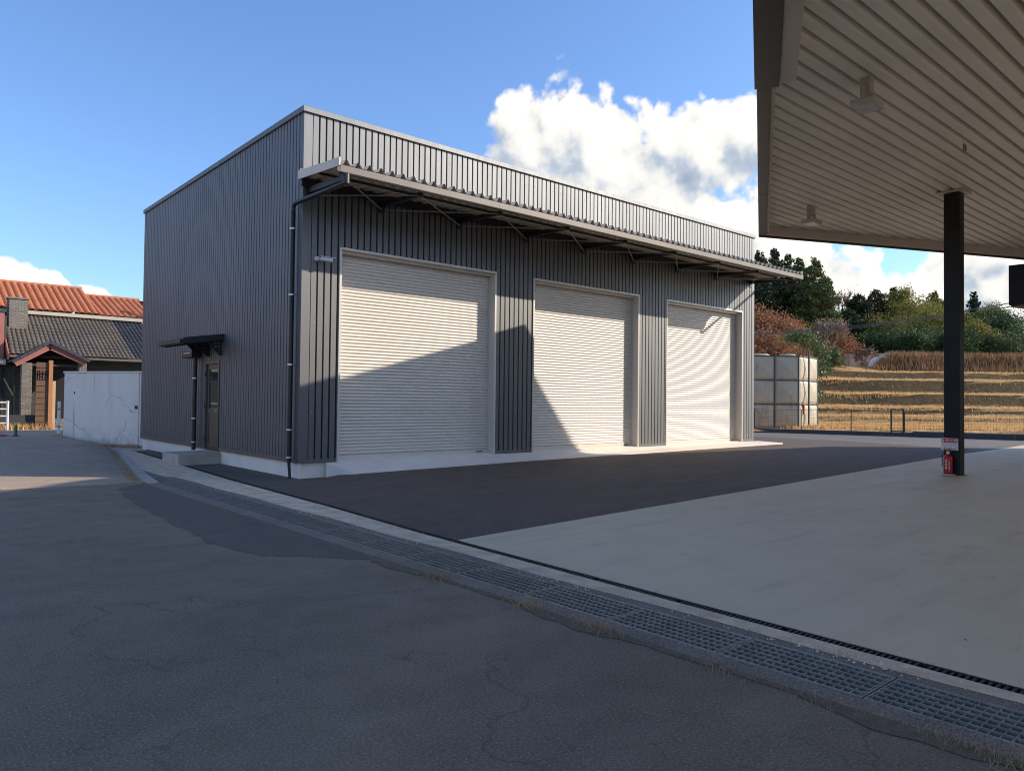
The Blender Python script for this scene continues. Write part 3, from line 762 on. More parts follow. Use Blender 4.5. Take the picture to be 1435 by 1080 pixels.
# fascia and lip pieces along each edge
def edge_piece(name, a, b, inner, w, z0, z1, m):
    a = np.array(a); b = np.array(b); d = (b-a)/np.linalg.norm(b-a); nrm = np.array((-d[1], d[0]))   # inward for ccw
    pts = [a+nrm*inner, b+nrm*inner, b+nrm*(inner+w), a+nrm*(inner+w)]
    mb = MB(); vs = [(p[0], p[1], zc(p[0], p[1])+z0) for p in pts]+[(p[0], p[1], zc(p[0], p[1])+z1) for p in pts]
    mb.add(vs, [(3, 2, 1, 0), (4, 5, 6, 7), (0, 1, 5, 4), (1, 2, 6, 5), (2, 3, 7, 6), (3, 0, 4, 7)]); return mb.build(name, m, cn)
area = sum(p[0]*q[1]-q[0]*p[1] for p, q in zip(POLY, POLY[1:]+POLY[:1]))
for i, (a, b) in enumerate(zip(POLY, POLY[1:]+POLY[:1])):
    a = np.array(a); b = np.array(b)
    if area < 0: a, b = b, a
    if i == 0:
        j = on_canopy(1066, 123)[:2]; t = np.linalg.norm(j-PA[:2])/np.linalg.norm(np.array(POLY[1])-PA[:2])
        P0, P1 = np.array(POLY[0]), np.array(POLY[1]); J = P0+(P1-P0)*t; k1 = P0+(P1-P0)*t*.42
        def ep(n_, s0, s1, inn, w_, z0, z1, m_):
            (s0, s1) = (s1, s0) if area < 0 else (s0, s1); edge_piece(n_, s0, s1, inn, w_, z0, z1, m_)
        ep('fascia', P0, k1-(P1-P0)*.0005, 0, .20, 0, .91, M_CFAS); ep('fascia', k1+(P1-P0)*.0005, J, 0, .20, 0, .91, M_CFAS)
        ep('fascia', J+(P1-P0)*.001, P1, -.03, .34, -.03, .93, M_CFAS)
        ep('inner_lip', P0, J, .205, .06, .06, .36, M_LIP); ep('inner_lip', J+(P1-P0)*.001, P1, .315, .22, .02, .38, M_LIP)
    else:
        edge_piece('fascia', a, b, 0.005, .05, -.03, .89, M_CFAS)
        edge_piece('inner_lip', a, b, .06, .12, .02, .36, M_LIP)
# hidden ledge added above the far fascia to move the canopy's cast shadow
nf = np.array((.447, .894)); q_ = [PA[:2], PA[:2]-ledir*.66, PB[:2]+nf*.55, PB[:2]]
mb = MB(); vs = [(p[0], p[1], zc(p[0], p[1])+.80) for p in q_]+[(p[0], p[1], zc(p[0], p[1])+.885) for p in q_]
mb.add(vs, [(3, 2, 1, 0), (4, 5, 6, 7), (0, 1, 5, 4), (1, 2, 6, 5), (2, 3, 7, 6), (3, 0, 4, 7)]); mb.build('shadow_ledge', M_CFAS, cn)
# column
cx, cy, cw, cdp = 11.50, -8.87, .15, .165
zt = zc(cx, cy)+DZ
def column(cx, cy, visible=True):
    mb = MB(); mb.box(cx-cw, cx+cw, cy-cdp, cy+cdp, yz(cx)-.02, zc(cx, cy)+DZ+.02); o = mb.build('column', M_COLM, cn, bevel=.02)
    mb = MB(); mb.box(cx-.30, cx+.30, cy-.28, cy+.28, zc(cx, cy)+DZ-.03, zc(cx, cy)+DZ-.008); mb.build('cap_plate', M_LIP, o)
    mb = MB(); mb.box(cx-.2, cx+.2, cy-.2, cy+.2, yz(cx)-.02, yz(cx)+.012); mb.build('base_plate', M_CONC, o)
column(cx, cy); column(12.0, -21.0); column(1.5, -21.5)

# flood lights under the canopy
M_LAMP = mat('lamp_housing', (.52, .49, .44), (.45, .42, .38), 6, .5); M_LENS = mat('lamp_glass', (.62, .60, .56), None, 5, .2)
def flood(px, py, label, yaw):
    p = on_canopy(px, py, DZ); z = p[2]
    t = thing('flood_light', (p[0], p[1], z-.45), label, 'lamp', 'flood lights under the canopy')
    R_ = np.array(((math.cos(yaw), -math.sin(yaw)), (math.sin(yaw), math.cos(yaw))))
    def T(x, y, zz): q = R_ @ np.array((x, y)); return (p[0]+q[0], p[1]+q[1], z+zz)
    def bx(mb, x0, x1, y0, y1, z0, z1):
        mb.add([T(x, y, zz) for zz in (z0, z1) for x, y in ((x0, y0), (x1, y0), (x1, y1), (x0, y1))], [(3, 2, 1, 0), (4, 5, 6, 7), (0, 1, 5, 4), (1, 2, 6, 5), (2, 3, 7, 6), (3, 0, 4, 7)])
    mb = MB(); bx(mb, -.09, .09, -.07, .07, -.22, .02); mb.build('junction_box', M_LAMP, t, bevel=.01)
    for s in (-1, 1):
        mb = MB(); bx(mb, s*.20-.012, s*.20+.012, -.03, .03, -.36, -.16); mb.build('yoke', M_LAMP, t)
    mb = MB(); bx(mb, -.21, .21, -.03, .03, -.19, -.165); mb.build('yoke_bar', M_LAMP, t)
    mb = MB(); bx(mb, -.24, .24, -.17, .17, -.42, -.34); hs = mb.build('housing', M_LAMP, t, bevel=.015)
    mb = MB(); bx(mb, -.19, .19, -.13, .13, -.426, -.419); mb.build('lens', M_LENS, hs)
    mb = MB(); mb.tube([T(.09, 0, -.12), T(.16, .08, -.16), T(.12, .1, -.27), T(.05, .05, -.34)], .012, 6); mb.build('cable', M_BLK, t)
flood(1215, 112, 'pale flood light hanging from the near end of the canopy ceiling', .1)
flood(1137, 290, 'pale flood light hanging from the far corner of the canopy ceiling', .1)
for px, py, lb in ((1352, 203, 'short pair of dark hooks left on the canopy ceiling left of the column'),):
    p = on_canopy(px, py, DZ); mb = MB()
    for dx in (-.05, .05): mb.tube([(p[0]+dx, p[1], p[2]+.02), (p[0]+dx+.01, p[1], p[2]-.09), (p[0]+dx+.03, p[1]+.02, p[2]-.10)], .012, 6)
    mb.build('ceiling_hook', M_BLK, label='pair of short dark hooks on the canopy ceiling above the column', cat='hook')

# dark fascia block of the neighbouring station building, seen at the right edge
M_DARKB = mat('dark_building_panel', (.020, .018, .017), (.015, .014, .013), 1.5, .55, spec=.25)
sb = thing('station_building', (28, -11, 0), 'dark flat-roofed building whose black fascia box shows at the right edge', 'building')
bc = at_d(1413, 372, 23.6); bz0 = at_d(1413, 428, 23.6)[2]
FP = [(bc[0], bc[1]), (bc[0], -23.5), (31.5, -23.5), (31.5, -12.2), (28.2, -9.1)]
mb = MB(); mb.prism(FP, bz0, bc[2]); mb.build('fascia_box', M_DARKB, sb, bevel=.02)
mb = MB(); mb.prism([(x*.99+.26, y*.99-.13) for x, y in FP], bz0-.06, bz0-.001); mb.build('soffit', mat('brown_soffit', (.16, .12, .09), None, 2, .6), sb)
mb = MB(); mb.box(25.5, 31, -22.5, -12.6, .2, bz0-.061); mb.build('wall', M_CONC, sb)
mb = MB(); mb.box(-10, 31.4, -35, -29, .0, 4.0); mb.build('added_rear_block', M_CONC, sb)  # unseen block added behind the camera to darken the front wall's reflections
for xx in (26, 28.5):
    mb = MB(); mb.box(xx, xx+1.8, -12.6, -12.56, 1.1, 2.6); mb.build('window', M_GLASS, sb)

# ------------------------------------------------------------------ fire extinguisher and sign at the column
M_RED = mat('extinguisher_red', (.52, .012, .016), (.45, .01, .014), 4, .3); M_WHT = mat('white_plastic', (.78, .77, .76), (.72, .71, .70), 4, .45)
M_YEL = mat('yellow_tag', (.75, .45, .04), None, 4, .4); M_SRED = mat('sign_red', (.62, .045, .04), (.56, .04, .035), 4, .5); M_GTX = mat('grey_print', (.30, .22, .24), None, 4, .6)
ex_x, ex_y = cx-cw-.12, cy+.035; gz = yz(cx)
fe = thing('fire_extinguisher', (ex_x, ex_y, 0), 'red fire extinguisher standing in a grey tray at the column foot', 'extinguisher')
mb = MB(); mb.lathe([(.085, .0), (.098, .012), (.102, .03), (.102, .40), (.095, .445), (.070, .485), (.035, .505), (.028, .52)], (ex_x, ex_y, .045), 20); mb.build('cylinder', M_RED, fe, smooth=50)
mb = MB(); mb.lathe([(.045, 0), (.048, .012), (.040, .035), (.030, .07), (.026, .09)], (ex_x, ex_y, .565), 14); mb.build('valve', M_ZINC, fe, smooth=40)
mb = MB(); mb.bar((ex_x-.02, ex_y+.03, .66), (ex_x-.04, ex_y-.12, .70), .03, .014); mb.bar((ex_x-.02, ex_y+.03, .645), (ex_x-.03, ex_y-.09, .625), .03, .012); mb.build('lever', M_BLK, fe)
mb = MB(); mb.lathe([(.020, 0), (.038, .005), (.038, .045), (.02, .06)], (ex_x-.05, ex_y+.02, .665), 10); mb.build('safety_pin_tag', M_YEL, fe, smooth=40)
mb = MB(); mb.tube([(ex_x, ex_y+.03, .62), (ex_x-.02, ex_y+.10, .60), (ex_x-.03, ex_y+.125, .50), (ex_x-.03, ex_y+.125, .25), (ex_x-.03, ex_y+.12, .18)], .013, 8); mb.build('hose', M_BLK, fe, smooth=50)
mb = MB(); mb.tube([(ex_x-.03, ex_y+.12, .24), (ex_x-.03, ex_y+.12, .14)], [.016, .022], 8); mb.build('nozzle', M_WHT, fe)
mb = MB(); mb.lathe([(.165, 0), (.175, .01), (.16, .05), (.13, .055), (.12, .03), (.11, .025)], (ex_x, ex_y, .0), 18); mb.build('tray', mat('grey_tray', (.45, .45, .42), None, 5, .6), fe, smooth=50)
# white print on the cylinder (short strokes wrapped round its face)
mb = MB()
def wrap(a0, a1, z0, z1):
    n = 3; vs = []; fs = []
    for i in range(n+1):
        a = a0+(a1-a0)*i/n
        for z in (z0, z1): vs.append((ex_x+.1035*math.cos(a), ex_y+.1035*math.sin(a), z+.045))
    for i in range(n): fs.append((2*i, 2*i+2, 2*i+3, 2*i+1))
    mb.add(vs, fs)
A_ = math.pi*1.03
for k in range(3):
    zb_ = .30-k*.085
    for (da0, da1, d0, d1) in ((-.28, .12, .058, .066), (-.28, -.20, .0, .058), (-.1, -.03, .01, .05), (.04, .12, .0, .058), (-.28, .12, .026, .033)): wrap(A_-.12+da0, A_-.12+da1, zb_+d0, zb_+d1)
for k in range(8): wrap(A_+.38, A_+.62, .32-k*.033, .338-k*.033)
mb.build('print', M_WHT, fe)
fe.location = (ex_x, ex_y, gz); fe.scale = (.88, .88, .86)

def text_mesh(body, size):
    cu = bpy.data.curves.new('glyphs', 'FONT'); cu.body = body; cu.size = size; cu.align_x = 'CENTER'; cu.align_y = 'CENTER'; cu.resolution_u = 3
    ob = bpy.data.objects.new('glyphs', cu); COL.objects.link(ob)
    dg = bpy.context.evaluated_depsgraph_get(); me = bpy.data.meshes.new_from_object(ob.evaluated_get(dg))
    v = np.array([tuple(q.co) for q in me.vertices]).reshape(-1, 3); f = [tuple(q.vertices) for q in me.polygons]
    bpy.data.objects.remove(ob); bpy.data.curves.remove(cu); bpy.data.meshes.remove(me); return v, f
sx = cx-cw-.004; zs0, zs1 = .735, 1.105; ya, yb = cy+.195, cy-.155     # left (ya) to right (yb) as seen from the road
sg = thing('extinguisher_sign', (sx, cy, zs0), 'red and white fire extinguisher sign with Japanese lettering on the column', 'sign')
mb = MB(); mb.box(sx-.010, sx, yb, ya, zs0, zs1); mb.build('board', M_WHT, sg)
mb = MB(); mb.box(sx-.013, sx-.0101, yb+.012, ya-.012, zs1-.142, zs1-.012); mb.build('red_header', M_SRED, sg)
v, f = text_mesh('消火器', .088)
if len(v):
    vv2 = np.stack([np.full(len(v), sx-.0145), (ya+yb)/2-.035-v[:, 0], zs1-.077+v[:, 1]], -1); mesh_obj('lettering', vv2, f, M_WHT, sg)
mb = MB(); mb.box(sx-.0145, sx-.0131, ya-.055, ya-.028, zs1-.130, zs1-.050); mb.box(sx-.0145, sx-.0131, ya-.048, ya-.034, zs1-.049, zs1-.036); mb.build('pictogram', M_WHT, sg)
for k in range(3):
    yk = ya-.062-k*.112; mb = MB()
    mb.add([(sx-.0125, yk+.020, zs0+.02), (sx-.0125, yk-.025, zs0+.02), (sx-.0125, yk-.012, zs0+.058), (sx-.0125, yk+.010, zs0+.058)], [(0, 1, 2, 3)])
    mb.add([(sx-.0125, yk-.005, zs0+.06), (sx-.0125, yk-.014, zs0+.06), (sx-.0125, yk-.03-.01*k, zs0+.112), (sx-.0125, yk-.018-.01*k, zs0+.112)], [(0, 1, 2, 3)])
    mb.build('pictogram', M_SRED, sg)
v, f = text_mesh('使用法', .034)
if len(v):
    for k in range(3):
        vv2 = np.stack([np.full(len(v), sx-.0125), ya-.060-k*.112-v[:, 0]*.9, zs0+.165+v[:, 1]*.9], -1); mesh_obj('lettering', vv2, f, M_GTX, sg)

p_sg = on_x(1331, 630.4, sx); sg.location = (sx, p_sg[1]+((ya+yb)/2-cy)*-1+.0, p_sg[2]); sg.scale = (1, .98, .72)

# ------------------------------------------------------------------ tiled house on the left
def leafy(name, cols, trans=.25, rough=.6):
    t = NT(name); n = len(cols)
    ramp = t.t.nodes.new('ShaderNodeValToRGB'); ramp.color_ramp.interpolation = 'LINEAR'
    e = ramp.color_ramp.elements
    e[0].color = (*cols[0], 1); e[1].color = (*cols[-1], 1)
    for i in range(1, n-1): q = e.new(i/(n-1)); q.color = (*cols[i], 1)
    f = t.math('ADD', t.math('MULTIPLY', t.geo.outputs['Random Per Island'], .6), t.math('MULTIPLY', t.rng(t.noise(.5, 3), .3, .7), .4))
    t.link(f, ramp.inputs[0]); t.col(ramp.outputs[0]); t.rough(rough); t.p.inputs['Specular IOR Level'].default_value = .2
    tr = t.t.nodes.new('ShaderNodeBsdfTranslucent'); t.link(ramp.outputs[0], tr.inputs[0])
    mx = t.t.nodes.new('ShaderNodeMixShader'); mx.inputs[0].default_value = trans
    t.link(t.p.outputs[0], mx.inputs[1]); t.link(tr.outputs[0], mx.inputs[2]); t.link(mx.outputs[0], t.out.inputs[0])
    return t.m
def tile_mat(name, c1, c2, c3):
    t = NT(name); n = t.noise(7, 4, .6); b = t.noise(1.2, 3)
    c = t.mix(t.rng(n, .35, .65), c1, c2); c = t.mix(t.math('MULTIPLY', t.rng(b, .45, .7), .7), c, c3)
    t.col(c); t.rough(.65); t.bump(t.noise(40, 3), .3, .01); return t.m
M_OTILE = tile_mat('orange_tile', (.56, .19, .07), (.44, .135, .05), (.50, .22, .11))
M_DTILE = tile_mat('brown_tile', (.155, .13, .105), (.10, .085, .072), (.20, .155, .115))
M_NTILE = tile_mat('dark_tile', (.050, .055, .065), (.035, .04, .05), (.06, .065, .07))
M_SALM = mat('salmon_board', (.40, .15, .12), (.35, .13, .10), 3, .6)
M_TIMB = mat('timber_brown', (.20, .105, .06), (.13, .07, .042), 3, .7, 0, .5, 30, vs=(1, 1, 6))
M_TORG = mat('timber_orange', (.50, .22, .09), (.42, .18, .075), 4, .6, vs=(6, 6, .6))
M_TPALE = mat('timber_pale', (.55, .43, .26), (.48, .37, .22), 4, .6)
M_CREAM = mat('cream_gutter', (.55, .50, .40), None, 3, .6)
def stone_mat(name, a, b, mort, sc=6.0):
    t = NT(name); br = t.t.nodes.new('ShaderNodeTexBrick'); t.link(t.vec('MULTIPLY', t.vec('ADD', t.geo.outputs['Position'], t.vec('MULTIPLY', t.ncol(3), (.05, .05, .05))), (1, 1, 1)), br.inputs['Vector'])
    mp = t.pos((1, 1, 1), (math.pi/2, 0, 0)); t.link(mp, br.inputs['Vector'])
    br.inputs['Color1'].default_value = (*a, 1); br.inputs['Color2'].default_value = (*b, 1); br.inputs['Mortar'].default_value = (*mort, 1)
    br.inputs['Scale'].default_value = sc; br.inputs['Mortar Size'].default_value = .03; br.inputs['Brick Width'].default_value = 1.4; br.inputs['Row Height'].default_value = .45
    br.offset_frequency = 2; n = t.noise(9, 5)
    t.col(t.mix(t.math('MULTIPLY', t.rng(n, .4, .7), .5), br.outputs[0], tuple(x*.55 for x in a))); t.rough(.85)
    t.bump(t.math('SUBTRACT', t.noise(18, 4), t.math('MULTIPLY', br.outputs['Fac'], .8)), .9, .03); return t.m
M_STONE = stone_mat('ledge_stone', (.30, .265, .22), (.20, .18, .155), (.07, .06, .05))
M_DSTONE = stone_mat('dark_ledge_stone', (.11, .10, .088), (.075, .07, .062), (.03, .028, .025))
def tile_patch(name, p00, p10, p11, p01, nu, nv, amp, step, m, parent, seg=6):
    p00, p10, p11, p01 = [np.array(p, float) for p in (p00, p10, p11, p01)]
    nrm = np.cross(p10-p00, p01-p00); nrm /= np.linalg.norm(nrm)
    us = np.linspace(0, 1, nu*seg+1); vs = []; fs = []; m_ = len(us)
    for j in range(nv):
        for e_, v in ((0, j/nv), (1, (j+1.0)/nv)):
            for i, u in enumerate(us):
                ph = (i % seg)/seg
                w = amp*(abs(math.sin(math.pi*ph))**.8)
                jit = .006*math.sin(37.7*(i//seg)+11.3*j)
                vs.append((p00*(1-u)+p10*u)*(1-v)+(p01*(1-u)+p11*u)*v+nrm*(w+(step if e_ == 0 else 0)+jit))
    for j in range(nv*2-1):
        for i in range(m_-1): a = j*m_+i; fs.append((a, a+1, a+m_+1, a+m_))
    mb = MB(); mb.add(vs, fs)
    # front edge skirt
    return mb.build(name, m, parent, smooth=45)
G0 = .318
hs = thing('tiled_house', (-1, 25, G0), 'house with bright orange tile roof above a brown tile roof behind the white wall', 'house')
XL = -9.0
EZ, TZ = 3.50, 5.50
mb = MB(); mb.box(XL, -2.4, 24.02, 30, G0, 5.2); mb.box(-2.4, 9, 24.0, 31, G0, 3.46); mb.build('wall', M_DSTONE, hs)
mb = MB(); mb.box(XL, 9, 26.6, 32.5, 3.47, 5.62); mb.build('upper_wall', M_DSTONE, hs)
rf = tile_patch('lower_roof', (-2.34, 23.2, EZ-.03), (2.62, 23.2, EZ-.03), (2.2, 26.1, TZ), (-2.34, 26.1, TZ), 27, 14, .055, .035, M_DTILE, hs)
mb = MB(); mb.box(-2.38, 5.4, 23.12, 23.20, EZ-.13, EZ-.03); mb.build('gutter', M_DTILE, rf)
mb = MB(); mb.box(-2.34, 4.9, 26.08, 26.28, TZ-.02, TZ+.16); mb.build('ridge_course', M_DTILE, rf)
tile_patch('lower_roof_end', (2.63, 23.2, EZ-.03), (5.4, 23.2, EZ-.03), (4.98, 26.1, TZ), (2.21, 26.1, TZ), 15, 14, .055, .035, M_NTILE, hs)  # darker tiles carry the lower roof on in the same plane
mb = MB(); mb.bar((3.55, 26.0, 5.4), (4.6, 26.0, 7.2), .12, .3, (0, 1, 0)); mb.build('barge_board', M_SALM, hs)
uo = tile_patch('upper_roof', (XL, 25.95, 5.70), (1.62, 25.95, 5.70), (1.62, 30, 7.42), (XL, 30, 7.42), 36, 12, .095, .022, M_OTILE, hs)
tile_patch('upper_roof', (1.63, 26.05, 5.66), (4.3, 26.05, 5.66), (4.3, 30, 7.08), (1.63, 30, 7.08), 9, 12, .095, .022, M_OTILE, hs)
mb = MB(); mb.quad((XL, 30, 7.42), (1.62, 30, 7.42), (1.62, 34, 5.7), (XL, 34, 5.7)); mb.quad((1.63, 30, 7.08), (8, 30, 7.08), (8, 34, 5.4), (1.63, 34, 5.4)); mb.build('rear_roof', M_OTILE, hs)
mb = MB()
for k in range(34): mb.tube([(1.6-k*.31, 30, 7.44), (1.6-(k+1)*.31+.02, 30, 7.44)], [.115, .10], 8)
for k in range(9): mb.tube([(1.66+k*.31, 30, 7.10), (1.66+(k+1)*.31-.02, 30, 7.10)], [.10, .115], 8)
mb.build('ridge_tiles', M_OTILE, hs)
mb = MB(); mb.box(XL, 4.3, 25.84, 25.94, 5.52, 5.68); mb.build('eave_gutter', M_CREAM, hs)
mb = MB(); mb.box(-2.22, -1.50, 24.95, 25.65, 4.6, 6.08); ch = mb.build('chimney', M_STONE, hs, bevel=.01)
mb = MB(); mb.box(-2.27, -1.45, 24.9, 25.7, 6.081, 6.14); mb.build('cap', M_STONE, ch)
# left gable verge
mb = MB(); mb.bar((-2.42, 23.1, EZ-.12), (-2.42, 26.3, TZ+.02), .05, .30); mb.build('barge_board', M_SALM, hs)
mb = MB(); mb.box(XL, -2.5, 23.9, 24.0, 3.3, 5.3); mb.build('gable_panel', M_SALM, hs)
mb = MB(); mb.box(XL, -2.45, 23.55, 24.0, 3.05, 3.28); mb.build('eave_band', M_CREAM, hs)
# porch gable
PY = 22.25; ap = on_y(70, 484, PY); lf = on_y(21, 509, PY); rt = on_y(121, 508, PY)
for nm, q in (('porch_roof', lf), ('porch_roof', rt)):
    o_ = np.array((ap[0]-q[0], 0, ap[2]-q[2])); ext = q-o_*.06
    a_ = np.array((q[0]-o_[0]*.08, PY-.08, q[2]-o_[2]*.08+.10)); b_ = np.array((ap[0], PY-.08, ap[2]+.12))
    if q is lf: P4 = (a_+np.array((0, 2.2, 0)), a_, b_, b_+np.array((0, 2.2, 0)))
    else: P4 = (a_, a_+np.array((0, 2.2, 0)), b_+np.array((0, 2.2, 0)), b_)
    pr_ = tile_patch('porch_roof', *P4, 7, 5, .05, .03, M_DTILE, hs)
    mb = MB()
    for k in range(5):
        s0 = a_+(b_-a_)*(k/5); s1 = a_+(b_-a_)*((k+.94)/5); mb.bar(s0+np.array((0, -.02, .02)), s1+np.array((0, -.02, .02)), .10, .13, (0, 0, 1))
    mb.build('verge_tiles', M_NTILE, pr_)
    mb = MB(); mb.bar(np.array((q[0], PY, q[2]-.02)), np.array((ap[0], PY, ap[2]-.05)), .06, .24, (0, 0, 1)); mb.build('porch_barge', M_SALM, pr_)
pl0 = on_y(30, 512, PY+.2); pl1 = on_y(41, 582, PY+.2)
mb = MB(); mb.box(pl0[0], pl1[0]+.05, PY+.1, PY+.5, G0, pl0[2]+.12); mb.build('porch_pillar', M_STONE, hs, bevel=.01)
q0 = on_y(110, 512, PY+.2); mb = MB(); mb.box(q0[0], q0[0]+.3, PY+.1, PY+.5, G0, q0[2]+.1); mb.build('porch_pillar', M_STONE, hs, bevel=.01)
mb = MB(); mb.box(-2.0, .45, PY+.3, 24.0, 3.0, 3.10); mb.build('porch_ceiling', M_DSTONE, hs)
M_DKWOOD = mat('dark_door', (.03, .026, .024), (.02, .018, .017), 3, .4)
mb = MB(); mb.box(-1.1, .2, 23.90, 23.98, G0, 2.6); pd = mb.build('front_door', M_DKWOOD, hs)
mb = MB(); mb.box(.04, .13, 23.86, 23.895, 1.2, 1.75); mb.build('notice', M_WHT, pd)
# barred windows left of the porch
for k in range(5):
    x = -2.55-k*.42
    mb = MB(); mb.box(x-.30, x, 23.94, 23.99, .9, 2.95); w_ = mb.build('window', M_GLASS, hs)
    for j in range(3):
        mb = MB(); mb.box(x-.29+j*.12, x-.25+j*.12, 23.86, 23.90, .85, 3.0); mb.build('bar', M_BLK, w_)
mb = MB(); mb.tube([(-2.2, 23.9, 3.1), (-2.15, 23.5, 3.0), (-2.15, 23.5, .5)], .04, 8); mb.build('downpipe', M_BLK, hs)
mb = MB(); mb.bar((-2.48, 23.8, 2.45), (-2.12, 23.8, 1.7), .03, .05); mb.build('loose_batten', M_TPALE, hs)

# timber sign board in front of the porch
sg2 = thing('timber_sign', (-1.2, 21.3, G0), 'brown plank sign board with orange post standing before the porch', 'sign')
p0 = on_y(51, 507, 21.3); p1 = on_y(66, 600, 21.3); zt_, zb_ = p0[2], G0+.05
npl = 11; hgt = (zt_-zb_)/npl
for k in range(npl):
    mb = MB(); mb.box(p0[0], p1[0], 21.28, 21.33+.012*(k % 2), zb_+k*hgt+.012, zb_+(k+1)*hgt-.012); mb.build('plank', M_TIMB, sg2)
mb = MB(); mb.box(p1[0]+.005, p1[0]+.15, 21.20, 21.38, G0-.1, zt_+.08); mb.build('post', M_TORG, sg2)
mb = MB(); mb.box(p1[0]+.19, p1[0]+.30, 21.45, 21.55, G0-.1, 2.35); mb.build('post', M_TPALE, sg2)
wz = zb_+(npl-2)*hgt; ww = p1[0]-p0[0]
for k, strokes in enumerate((((.0, .0, .04, .4), (.0, .36, .16, .4), (.12, .0, .16, .4), (.0, .18, .16, .22)), ((.06, .0, .10, .4), (.0, .26, .16, .30), (.0, .1, .05, .16)), ((.0, .0, .04, .4), (.12, .0, .16, .4), (.0, .2, .16, .24), (.06, .3, .1, .4)))):
    mb = MB(); x0 = p0[0]+.04+k*ww*.32
    for a, b, c, d in strokes: mb.box(x0+a*ww*1.5, x0+c*ww*1.5, 21.262, 21.279, wz-.22+b*.9, wz-.22+d*.9)
    mb.build('carved_character', M_BLK, sg2)

# planter wall, rail fence, guard post, bollard, sheet by the street
M_DBLK = mat('dark_block', (.055, .055, .058), (.04, .04, .042), 3, .8, 0, .5, 40)
q0 = on_y(12, 590, 21.6); q1 = on_y(52, 590, 21.6)
mb = MB(); mb.box(q0[0]-2.0, q1[0], 21.5, 21.8, G0-.1, .92); mb.box(q1[0]+.01, q1[0]+.16, 21.48, 21.82, G0-.1, .90); mb.build('planter_wall', M_DBLK, bevel=.01, label='low dark block wall before the barred house windows', cat='wall')
q2 = on_y(75, 595, 21.9)
mb = MB(); mb.box(q2[0]-.3, q2[0]+1.6, 22.0, 22.2, G0-.1, .75); mb.build('stone_step', M_STONE, bevel=.01, label='low stone step at the porch entrance behind the timber sign', cat='step')
fz = on_y(10, 602, 20.6)
fn = thing('rail_fence', (fz[0], 20.6, G0), 'white metal rail fence at the left edge of the street', 'fence')
mb = MB(); mb.tube([(fz[0], 20.6, G0-.1), (fz[0], 20.6, 1.50)], .045, 8); mb.build('post', M_WHT, fn)
mb = MB(); mb.tube([(fz[0]-2.0, 20.6, G0-.1), (fz[0]-2.0, 20.6, 1.50)], .045, 8); mb.build('post', M_WHT, fn)
for z in (.62, .90, 1.18, 1.44):
    mb = MB(); mb.tube([(fz[0]-3.5, 20.6, z), (fz[0], 20.6, z)], .028, 8); mb.build('rail', M_WHT, fn)
gp_ = on_y(82, 610, 17.2)
gp2 = thing('guide_post', (gp_[0], 17.2, .25), 'slim white guard post beside the left end of the white wall', 'post')
mb = MB(); mb.tube([(gp_[0], 17.2, .1), (gp_[0], 17.2, 1.52)], .055, 10); mb.build('pole', M_WHT, gp2, smooth=40)
for z in (.55, 1.2):
    mb = MB(); mb.lathe([(.058, 0), (.064, .0), (.064, .06), (.058, .06)], (gp_[0], 17.2, z), 10); mb.build('band', M_GALV, gp2)
b0 = on_z(22, 611, .31)
bo = thing('green_bollard', (b0[0], b0[1], .28), 'short green marker post on the raised road', 'bollard')
mb = MB(); mb.lathe([(.05, 0), (.05, .40), (.04, .42)], (b0[0], b0[1], .28), 10); mb.build('tube', mat('green_plastic', (.01, .16, .03), None, 3, .4), bo, smooth=40)
mb = MB(); mb.lathe([(.13, 0), (.12, .05), (.05, .07)], (b0[0], b0[1], .28), 10); mb.build('base', M_BLK, bo)
mb = MB(); NXR = 10; vs = []; fs = []
for i in range(NXR+1):
    for j in range(4):
        vs.append((b0[0]-.25-1.3*i/NXR, b0[1]-.3+.25*j+.05*math.sin(i), .325+.05*random.random()*(1 if 0 < j < 3 else .3)))
for i in range(NXR):
    for j in range(3): fs.append((i*4+j, i*4+j+1, i*4+j+5, i*4+j+4))
mb.add(vs, fs); mb.build('red_sheet', mat('red_sheet', (.30, .05, .05), (.2, .04, .04), 8, .6), label='crumpled red sheet lying beside the green marker post', cat='sheet')

# white cracked wall behind the warehouse corner
def cracked_mat():
    t = NT('cracked_white_wall')
    p = t.vec('ADD', t.geo.outputs['Position'], t.vec('MULTIPLY', t.ncol(1.6), (.7, .7, .7)))
    e = t.voro(.62, p); k = t.math('MULTIPLY', t.rng(e, .0060, .002), t.rng(t.noise(1.3, 2), .40, .47))
    st = t.noise(2.5, 6, .65, t.pos((1, 1, .18)))
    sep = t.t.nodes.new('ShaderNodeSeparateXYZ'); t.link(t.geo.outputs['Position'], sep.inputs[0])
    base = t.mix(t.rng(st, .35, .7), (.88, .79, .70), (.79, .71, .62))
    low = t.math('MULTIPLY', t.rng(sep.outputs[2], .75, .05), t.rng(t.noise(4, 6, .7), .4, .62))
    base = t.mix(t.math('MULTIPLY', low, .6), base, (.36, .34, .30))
    rust = t.math('MULTIPLY', t.rng(t.noise(3.0, 3, .5, t.pos((2.2, 2.2, .10))), .65, .74), .6)
    base = t.mix(rust, base, (.30, .20, .12))
    t.col(t.mix(t.math('MULTIPLY', k, .8), base, (.20, .19, .18))); t.rough(.75); t.bump(t.math('SUBTRACT', t.noise(30, 4), k), .4, .008); return t.m
ww_ = thing('white_wall', (-.8, 14, 0), 'white rendered wall with cracks left of the warehouse corner', 'wall')
wl = at_d(88, 622, 26.4); wr = at_d(214, 627, 25.3)
d_ = (wr-wl)[:2]; ln = np.linalg.norm(d_); d_ /= ln; nn = np.array((-d_[1], d_[0]))
M_CRK = cracked_mat()
